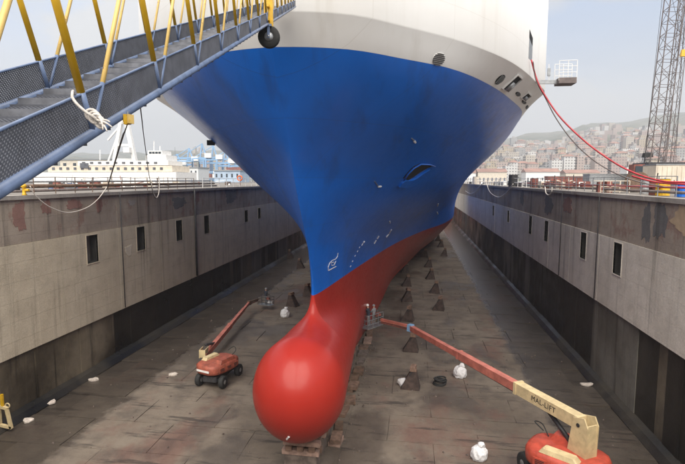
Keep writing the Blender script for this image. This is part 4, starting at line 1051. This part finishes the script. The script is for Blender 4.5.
# containers, cabins, bins
def container(px0, px1, pytop, Y, m, label, cat='container', depth=2.4, name='site_container'):
    a = P(px0, 170, Y); b = P(px1, 170, Y); zt = P(px0, pytop, Y).z
    o = empty(name, ((a.x+b.x)/2, Y, ZTOP), label, cat)
    MB().box((a.x, Y, ZTOP), (b.x, Y+depth, zt)).build('body', M[m], o)
    n = max(3, int((b.x-a.x)/.35)); mb = MB()
    for k in range(n):
        x = a.x+(b.x-a.x)*(k+.5)/n; mb.box((x-.06, Y-.04, ZTOP+.12), (x+.06, Y-.002, zt-.12))
    mb.build('ribs', M[m], o); MB().box((a.x-.03, Y-.05, zt), (b.x+.03, Y+depth, zt+.08)).build('roof_rail', M['galv'], o); return o
container(656, 690, 165, 44, 'cream', 'pale cream container on the right quay at the photo edge')
container(627, 652, 167, 75, 'whitepaint', 'white cabin behind the crane foot on the right quay')
container(548, 588, 176.5, 95, 'rustred', 'long low rust red container on the right quay')
container(590, 628, 174.5, 62, 'galv', 'grey white covered container behind the scaffold frame', name='site_container')
# scaffold cage
def cage(px0, px1, pyt, Y, m, label):
    a = P(px0, 180, Y); b = P(px1, 180, Y); zt = P(px0, pyt, Y).z; o = empty('scaffold_cage', ((a.x+b.x)/2, Y, ZTOP), label, 'scaffold')
    n = max(2, int((b.x-a.x)/.5))
    for yy in (0, 1.6):
        for k in range(n+1):
            x = a.x+(b.x-a.x)*k/n; MB().tube([(x, Y+yy, ZTOP), (x, Y+yy, zt)], .028, 6).build('post', M[m], o)
        for z in (ZTOP+.1, (ZTOP+zt)/2, zt): MB().tube([(a.x, Y+yy, z), (b.x, Y+yy, z)], .028, 6).build('ledger', M[m], o)
    for k in range(4): MB().cbox((a.x+(b.x-a.x)*(k+.5)/4, Y+.8, ZTOP+.35), (.4, .9, random.uniform(.4, .9)), random.uniform(-.2, .2), .9).build('stored_drum', random.choice([M['brown'], M['cream'], M['rustred']]), o)
cage(601, 630, 181, 38, 'cream', 'cream scaffold cage filled with gear on the right quay')
cage(560, 590, 181.5, 52, 'rustred', 'rusty scaffold cage farther along the right quay')
# cable reel
q = P(637, 181, 40); o = empty('cable_reel', (q.x, 40, ZTOP), 'dark round cable reel on the right quay beside the scaffold cage', 'cable reel')
c = Vector((q.x, 40, ZTOP+.75))
for k in (-.35, .35): MB().lathe(c+Vector((0, k, 0)), (0, 1, 0), [(.75, -.03), (.75, .03)], 22).build('flange', M['brown'], o)
MB().lathe(c, (0, 1, 0), [(.5, -.32), (.5, .32)], 18).build('cable_drum', M['black'], o)
# bins, drums, posts
def drum(px, Y, m, h, r, label, cat='drum'):
    q = P(px, 185, Y); o = empty('drum', (q.x, Y, ZTOP), label, cat)
    MB().lathe((q.x, Y, ZTOP), (0, 0, 1), [(r, 0), (r*1.04, h*.02), (r, h*.04), (r, h*.33), (r*1.04, h*.35), (r, h*.37), (r, h*.66), (r*1.04, h*.68), (r, h*.7), (r, h*.97), (r*1.04, h)], 16).build('shell', M[m], o)
    MB().lathe((q.x, Y, ZTOP+h), (0, 0, 1), [(r*.9, .0), (r*.9, .02)], 16).build('lid', M['darksteel'], o)
drum(663, 31, 'yellow', .95, .36, 'yellow drum on the right quay below the cream container'); drum(655, 32, 'rustred', .8, .3, 'red drum left of the yellow drum on the right quay')
drum(682, 29, 'blue', .8, .3, 'blue drum at the right photo edge'); drum(645, 36, 'galv', 1.0, .3, 'grey drum between the reel and the red drum')
drum(513, 70, 'darksteel', 1.6, .6, 'dark green drum on the far right quay'); drum(534, 62, 'rustred', 1.1, .45, 'rust red drum on the right quay beside the hose loop')
drum(476, 110, 'cream', 1.6, .7, 'cream drum on the far right quay near the hull')
# clutter piles of gear
def gear(px0, px1, Y, n, label, side):
    a = P(px0, 180, Y).x; b = P(px1, 180, Y).x; o = empty('gear_pile', ((a+b)/2, Y, ZTOP), label, 'gear pile', 'piles of gear on the quays')
    for k in range(n):
        x = random.uniform(a, b); s = random.uniform(.25, .8); m = M[random.choice(['brown', 'rustred', 'cream', 'galv', 'darksteel', 'whitepaint', 'slate', 'cream', 'whitepaint', 'bluegrey'])]
        t = random.random(); y = Y+random.uniform(0, 2)
        if t < .5: MB().cbox((x, y, ZTOP+s*.5), (s*random.uniform(.8, 2), s, s*1.0), random.uniform(-.6, .6), random.uniform(.7, 1)).build('crate', m, o)
        elif t < .8: MB().tube([(x, y, ZTOP), (x+random.uniform(-.2, .2), y, ZTOP+random.uniform(.8, 1.5))], .04, 6).build('pipe', m, o)
        else: MB().tube([(x-.8, y, ZTOP+random.uniform(.1, .9)), (x+.8, y+.3, ZTOP+random.uniform(.1, .9))], .06, 6).build('pipe', m, o)
gear(490, 512, 88, 16, 'jumble of crates and pipes on the right quay behind the wide hose loop', 1)
gear(516, 545, 72, 20, 'jumble of crates and pipes on the right quay right of the dark drum', 1)
gear(545, 600, 56, 34, 'jumble of crates and pipes on the right quay in front of the rust red container', 1)
gear(468, 490, 120, 12, 'jumble of crates on the right quay closest to the hull', 1)
gear(640, 690, 40, 18, 'jumble of crates and pipes around the crane foot', 1)
gear(40, 75, 44, 22, 'jumble of crates and pipes on the left quay nearest the gangway', -1)
gear(75, 115, 50, 26, 'jumble of crates and pipes on the left quay behind the rusty railing', -1)
gear(115, 160, 60, 22, 'jumble of crates and pipes on the left quay below the white ship', -1)
gear(165, 230, 85, 14, 'jumble of crates on the left quay behind the white railing', -1)
# valve (yellow) on left edge
q = wl(27, 188, -1, .1); o = empty('hydrant', (q.x-.2, q.y, ZTOP), 'small yellow hydrant valve on the left quay edge under the gangway', 'hydrant')
MB().lathe((q.x-.2, q.y, ZTOP), (0, 0, 1), [(.16, 0), (.1, .08), (.1, .45), (.17, .5), (.13, .62), (.05, .68)], 12).build('valve_body', M['yellow'], o, True)
MB().tube([(q.x-.2, q.y, ZTOP+.3), (q.x+.12, q.y, ZTOP+.3)], .08, 8).build('outlet', M['yellow'], o); MB().ring((q.x-.2, q.y, ZTOP+.75), (0, 0, 1), .14, .02, 12, 6).build('hand_wheel', M['cream_yellow'], o)
# lifebuoy stand
q = P(240, 178, 78); o = empty('lifebuoy_stand', (q.x, 78, ZTOP), 'orange lifebuoy stand on the far left quay next to the hull', 'lifebuoy')
MB().tube([(q.x, 78, ZTOP), (q.x, 78, ZTOP+1.6)], .06, 6).build('post', M['rustred'], o); MB().ring((q.x, 77.9, ZTOP+1.2), (0, 1, 0), .38, .11, 18, 8).build('ring_buoy', M['orange'], o, True)

# ---- white ship left background
Yw_ = 120
def bx(x0, x1, y0, y1, Y=Yw_, d=8, zb=None):
    a = P(x0, y1, Y); b = P(x1, y0, Y); return (a.x, Y, a.z if zb is None else zb), (b.x, Y+d, b.z)
ws = empty('white_ship', (P(110, 178, Yw_).x, Yw_, 11), 'white ship with stacked decks and a bridge moored beyond the left quay', 'ship')
MB().box(*bx(34, 176, 172, 190, d=12)).build('hull', M['whitepaint'], ws)
MB().box(*bx(48, 172, 165.5, 172, Yw_+.6, 10)).build('lower_deck', M['cream'], ws)
MB().box(*bx(78, 168, 160.5, 165.5, Yw_+1.2, 8)).build('upper_deck', M['whitepaint'], ws)
MB().box(*bx(146, 166, 155, 160.5, Yw_+1.8, 6)).build('bridge_deck', M['whitepaint'], ws)
MB().box(*bx(148, 162, 150.5, 155, Yw_+2.2, 5)).build('bridge', M['whitepaint'], ws)
for k in range(4): MB().box(*bx(149+k*3.1, 151.4+k*3.1, 151.6, 153.6, Yw_+2.1, .08)).build('bridge_window', M['glass'], ws)
for k in range(16): MB().box(*bx(52+k*7.2, 54.6+k*7.2, 167.3, 169.8, Yw_+.5, .08)).build('window', M['slate'], ws)  # paler than glass: distance haze put into the colour, next row too
for k in range(10): MB().box(*bx(82+k*8, 85+k*8, 161.8, 163.8, Yw_+1.1, .08)).build('window', M['slate'], ws)
for (x, y0, y1) in ((154, 141, 151), (160, 146, 151), (100, 150, 160)): MB().tube([P(x, y1, Yw_+3), P(x, y0, Yw_+3)], .12, 6).build('mast', M['whitepaint'], ws)
MB().box(*bx(80, 88, 163, 168, Yw_+.3, .2)).build('loading_door', M['slate'], ws)
# white crane pair beyond
wcn = empty('dock_crane', (P(125, 178, 140).x, 140, 11), 'white portal crane with slanting legs behind the left quay', 'crane')
for (a, b, w_) in (((112, 176), (121, 122), 1.0), ((138, 176), (126, 118), 1.2), ((121, 122), (126, 118), .8), ((114, 160), (136, 160), .9), ((117, 145), (133, 145), .7), ((103, 176), (120, 130), .5), ((126, 119), (108, 140), .45)):
    MB().beam(P(*a, 140), P(*b, 140), w_).build('girder', M['whitepaint'], wcn)
MB().cbox(P(128, 150, 139), (2.0, 2, 1.6)).build('machine_house', M['whitepaint'], wcn); MB().cbox(P(131, 167, 139), (2.2, 2, 1.4)).build('cab', M['slate'], wcn)
# far blue gantry cranes
Yg = 420
def gantry(px, h, lab_, s=1.0):
    b = P(px, 178, Yg); x, z0 = b.x, 11
    o = empty('gantry_crane', (x, Yg, z0), f'hazy blue container gantry crane beyond the left quay, {lab_} from the left', 'crane', 'blue gantry cranes in the far port')
    for dx in (-6, 6):
        for dy in (-7, 7): MB().beam((x+dx*s, Yg+dy, z0), (x+dx*s, Yg+dy, z0+h*.62), 1.1).build('leg', M['craneblue'], o)
    for z in (.3, .62): MB().beam((x-6*s, Yg-7, z0+h*z), (x+6*s, Yg-7, z0+h*z), 1.0).build('cross_beam', M['craneblue'], o)
    MB().beam((x-24*s, Yg, z0+h*.64), (x+13*s, Yg, z0+h*.64), 1.5).build('bridge_beam', M['craneblue'], o)
    MB().beam((x-2, Yg, z0+h*.64), (x, Yg, z0+h), 1.0).build('apex_frame', M['craneblue'], o); MB().beam((x+4, Yg, z0+h*.64), (x, Yg, z0+h), .9).build('apex_frame', M['craneblue'], o)
    MB().beam((x-20*s, Yg, z0+h*.66), (x, Yg, z0+h), .5).build('tie_bar', M['craneblue'], o); MB().cbox((x+6, Yg, z0+h*.7), (6, 5, 4)).build('machine_house', M['whitepaint'], o)
for k, (px, h) in enumerate(((178, 26), (190, 31), (203, 35), (214, 33), (226, 28), (241, 24))):
    gantry(px, h, ORD[k])
# container stacks at port
cols_ = [('craneblue', 'blue'), ('rustred', 'rust red'), ('whitepaint', 'white'), ('cream', 'cream'), ('slate', 'grey')]
for k in range(36):
    px = 168+random.uniform(0, 92); Y = random.uniform(330, 400); lvl = random.randint(0, 3); m, nm = random.choice(cols_); b = P(px, 178, Y)
    tag(MB().box((b.x, Y, 13+lvl*2.7), (b.x+random.choice((6, 12)), Y+2.4, 15.6+lvl*2.7)).build('shipping_container', M[m]), f'{nm} shipping container in the hazy port beyond the left quay', 'container', 'shipping containers in the far port')
structure('port_ground', MB().box((-420, 310, 10), (-90, 480, 13)), M['quay'], 'pale far port apron')
for (x0, x1, yt, Y, m, l) in ((176, 198, 168, 250, 'whitepaint', 'white port shed with a flat roof left of the blue cranes'), (214, 240, 171, 240, 'portblue', 'light blue port shed near the hull'), (60, 110, 160, 210, 'cream', 'cream warehouse behind the white ship')):
    a = P(x0, yt, Y); b = P(x1, yt, Y); o = empty('port_shed', (a.x, Y, 11), l, 'shed')
    MB().box((a.x, Y, 11), (b.x, Y+14, a.z)).build('wall', M[m], o); MB().box((a.x-.4, Y-.4, a.z), (b.x+.4, Y+14.4, a.z+.5)).build('roof', M['galv'], o)
    for k in range(5): MB().box((a.x+(b.x-a.x)*(k+.3)/5, Y-.05, a.z-3.2), (a.x+(b.x-a.x)*(k+.62)/5, Y+.1, a.z-1.4)).build('window', M['glass'], o)
q = P(176, 178, 200); tag(MB().tube([(q.x, 200, 11), (q.x, 200, P(176, 147, 200).z)], .16, 6, .08).build('light_mast', M['galv']), 'thin grey mast left of the blue cranes', 'mast')

# ================================================================== HILLS AND CITY
ridge = [(-300, 150), (0, 151), (100, 152), (150, 152), (185, 149), (230, 150), (300, 146), (420, 144), (470, 142), (500, 141), (518, 138), (540, 137), (563, 134.6), (575, 131), (587, 128), (621, 126.5), (640, 125), (656, 122.2), (685, 119), (760, 112), (900, 118), (1100, 130)]
def ridge_y(px): return np.interp(px, [r[0] for r in ridge], [r[1] for r in ridge])
def ground_h(px, r):       # terrain height above the camera plane at screen bearing px and depth r
    hr = (180-ridge_y(px))/495*2300
    t = min(max((r-560)/(2300-560), 0), 1.35); base = -2.2
    wob = 9*math.sin(px*.045+r*.004)+7*math.sin(px*.11-r*.006)
    k = t**1.0 if t <= 1 else 1-(t-1)*1.5
    return base+(hr-base)*k+wob*min(1, t*4)*(1 if t < .8 else max(0, (1.1-t)/.3))
vs = []; fs = []; pxs = list(np.arange(-300, 1101, 8)); rs = [560, 600, 680, 780, 900, 1050, 1200, 1400, 1600, 1800, 2000, 2150, 2300, 2500, 2800]
for px in pxs:
    for r in rs:
        d = ray(px, 180); p_ = CAM+d*(r/d.y); vs.append((p_.x, r, 14+ground_h(px, r)+random.uniform(-3, 3)*(r > 700)*(r/1500)))
nr_ = len(rs)
for i in range(len(pxs)-1):
    for j in range(nr_-1): fs.append((i*nr_+j, (i+1)*nr_+j, (i+1)*nr_+j+1, i*nr_+j+1))
th = MT('hillside', .95); cN = th.noise(.006, detail=8, rough=.65); c2 = th.noise(.03, detail=6, rough=.7)
th.color(th.mix(th.rng(c2, .5, .62, 0, .7), th.mix(th.rng(cN, .4, .6), (.045, .06, .032), (.115, .11, .075)), (.20, .18, .15)))
hl = MB().add(vs, fs).build('hills', th.m, None, True); tag(hl, 'green grey hills behind the city', None, None, 'structure')
def facade(name, c):
    t = MT(name, .8); t.b.inputs['Specular IOR Level'].default_value = .2
    br = t.t.nodes.new('ShaderNodeTexBrick'); br.offset = 0; br.inputs['Scale'].default_value = 1
    mpp = t.t.nodes.new('ShaderNodeMapping'); mpp.inputs['Rotation'].default_value = (RG(90), 0, 0)
    t.t.links.new(t.pos, mpp.inputs[0]); t.t.links.new(mpp.outputs[0], br.inputs[0])
    br.inputs['Brick Width'].default_value = 3.0; br.inputs['Row Height'].default_value = 3.1; br.inputs['Mortar Size'].default_value = .85; br.inputs['Mortar Smooth'].default_value = 0
    br.inputs['Color1'].default_value = (.09, .09, .095, 1); br.inputs['Color2'].default_value = (.20, .18, .17, 1); br.inputs['Mortar'].default_value = (*c, 1)
    t.t.links.new(br.outputs[0], t.b.inputs['Base Color']); return t.m
FC = [facade('facade_cream', (.42, .38, .33)), facade('facade_white', (.52, .51, .50)), facade('facade_pink', (.38, .31, .28)), facade('facade_ochre', (.38, .32, .24)), facade('facade_grey', (.30, .30, .30)), facade('facade_rose', (.33, .26, .24))]
FN = ['cream', 'white', 'pink', 'ochre', 'grey', 'rose']
roofm = paint('roof_terracotta', (.26, .15, .12), .9, var=.2, scale=.1); roofg = paint('roof_grey', (.30, .29, .28), .9, var=.2, scale=.1)
rb = random.Random(11); cells = []
n = 0; tries = 0
while n < 285 and tries < 9000:
    tries += 1
    px = rb.uniform(455, 690) if n < 262 else rb.uniform(165, 262)
    r = 570+(rb.random()**1.2)*(760 if px < 600 else 520)
    wd_ = rb.uniform(7, 16); hh_ = rb.uniform(11, 25) if r < 1000 else rb.uniform(8, 16)
    d = ray(px, 180); p_ = CAM+d*(r/d.y)
    if any(abs(p_.x-c[0]) < (wd_+c[2])/2+1 and abs(p_.y-c[1]) < 17 for c in cells): continue
    cells.append((p_.x, p_.y, wd_)); g0 = 14+ground_h(px, r); k = rb.randrange(6)
    o = empty('city_building', (p_.x, r, g0), None, None)
    red = rb.random() < .4; rf = 'red-roofed' if red else 'flat-roofed'; sz = ('narrow' if wd_ < 10 else 'wide' if wd_ > 13 else 'square')+(' tall' if hh_ > 18 else ' low')
    pos = 'near the hull' if px < 510 else 'under the shore hoses' if px < 590 else 'left of the crane' if px < 645 else 'behind the crane'
    if px > 400: nm = 'lower' if r < 750 else ('middle' if r < 1000 else 'upper'); tag(o, f'hazy {sz} {FN[k]} {rf} block, {nm} hillside, {pos}', 'building', 'city buildings on the hillside')
    else: tag(o, f'hazy {sz} {FN[k]} {rf} block beyond the port', 'building', 'city buildings beyond the port')
    MB().cbox((p_.x, r+6, g0+hh_/2-5), (wd_, 12, hh_+10), rb.uniform(-.12, .12)).build('wall', FC[k], o)
    if red: MB().cbox((p_.x, r+6, g0+hh_+1.2), (wd_+1, 13, 2.4), 0, .35).build('roof', roofm, o)
    else: MB().cbox((p_.x+rb.uniform(-2, 2), r+6, g0+hh_+1.2), (wd_*.35, 5, 2.4)).build('roof_hut', roofg, o)
    n += 1
mh = MB(); rb2 = random.Random(5)
for k in range(1500):
    px = rb2.uniform(455, 700); r = rb2.uniform(900, 1500) if rb2.random() < .75 else rb2.uniform(600, 900)
    if px > 590 and r > 1000 and rb2.random() < .75: continue
    if px < 560 and r > 1350: continue
    d = ray(px, 180); p_ = CAM+d*(r/d.y); w_ = rb2.uniform(7, 18); h_ = rb2.uniform(6, 16); mh.mi = rb2.randrange(6)
    mh.cbox((p_.x, r, 14+ground_h(px, r)+h_/2-3), (w_, 12, h_+6), rb2.uniform(-.4, .4))
tag(mh.build('hillside_houses', FC), 'mass of small hazy houses scattered over the hillside', None, None, 'stuff')
# waterfront sheds with red roofs
for k, (x0, x1, yt, yr) in enumerate(((478, 507, 172, 169.5), (526, 560, 172, 169.3), (566, 600, 173, 170.5), (462, 476, 173, 170.5))):
    Y = 470; a = P(x0, yt, Y); b = P(x1, yt, Y); o = empty('waterfront_shed', (a.x, Y, 11), ['long cream shed with a red roof beyond the wide hose loop', 'long white shed with a red roof above the middle hose loop', 'pale shed with a red roof under the shore hoses', 'small pale shed with a red roof touching the hull outline'][k], 'shed')
    MB().box((a.x, Y, 11), (b.x, Y+20, a.z)).build('wall', M['cream' if k % 2 == 0 else 'whitepaint'], o)
    zr = P(x0, yr, Y).z
    MB().add([(a.x-.5, Y-.6, a.z), (b.x+.5, Y-.6, a.z), (b.x+.5, Y+20.6, a.z), (a.x-.5, Y+20.6, a.z), (a.x-.5, Y+10, zr+1), (b.x+.5, Y+10, zr+1)], [(0, 1, 5, 4), (2, 3, 4, 5), (0, 4, 3), (1, 2, 5)]).build('roof', roofm, o)
    for j in range(7): MB().box((a.x+(b.x-a.x)*(j+.3)/7, Y-.08, 13), (a.x+(b.x-a.x)*(j+.65)/7, Y+.1, 16)).build('door', M['slate'], o)
structure('far_shore', MB().box((0, 455, 9), (900, 640, 12.2)), M['quay'], 'far waterfront strip below the city')

# ================================================================== HAZE
hz = bpy.data.materials.new('haze'); hz.use_nodes = True; t = hz.node_tree; t.nodes.clear()
o_ = t.nodes.new('ShaderNodeOutputMaterial'); v_ = t.nodes.new('ShaderNodeVolumePrincipled'); v_.inputs['Density'].default_value = .00045
v_.inputs['Color'].default_value = (.66, .68, .72, 1); v_.inputs['Anisotropy'].default_value = .2; t.links.new(v_.outputs[0], o_.inputs['Volume'])
hb = MB().box((-3300, -510, -2.2), (3300, 3400, 420)).build('haze', hz); tag(hb, 'thin pale harbour haze', None, None, 'stuff')
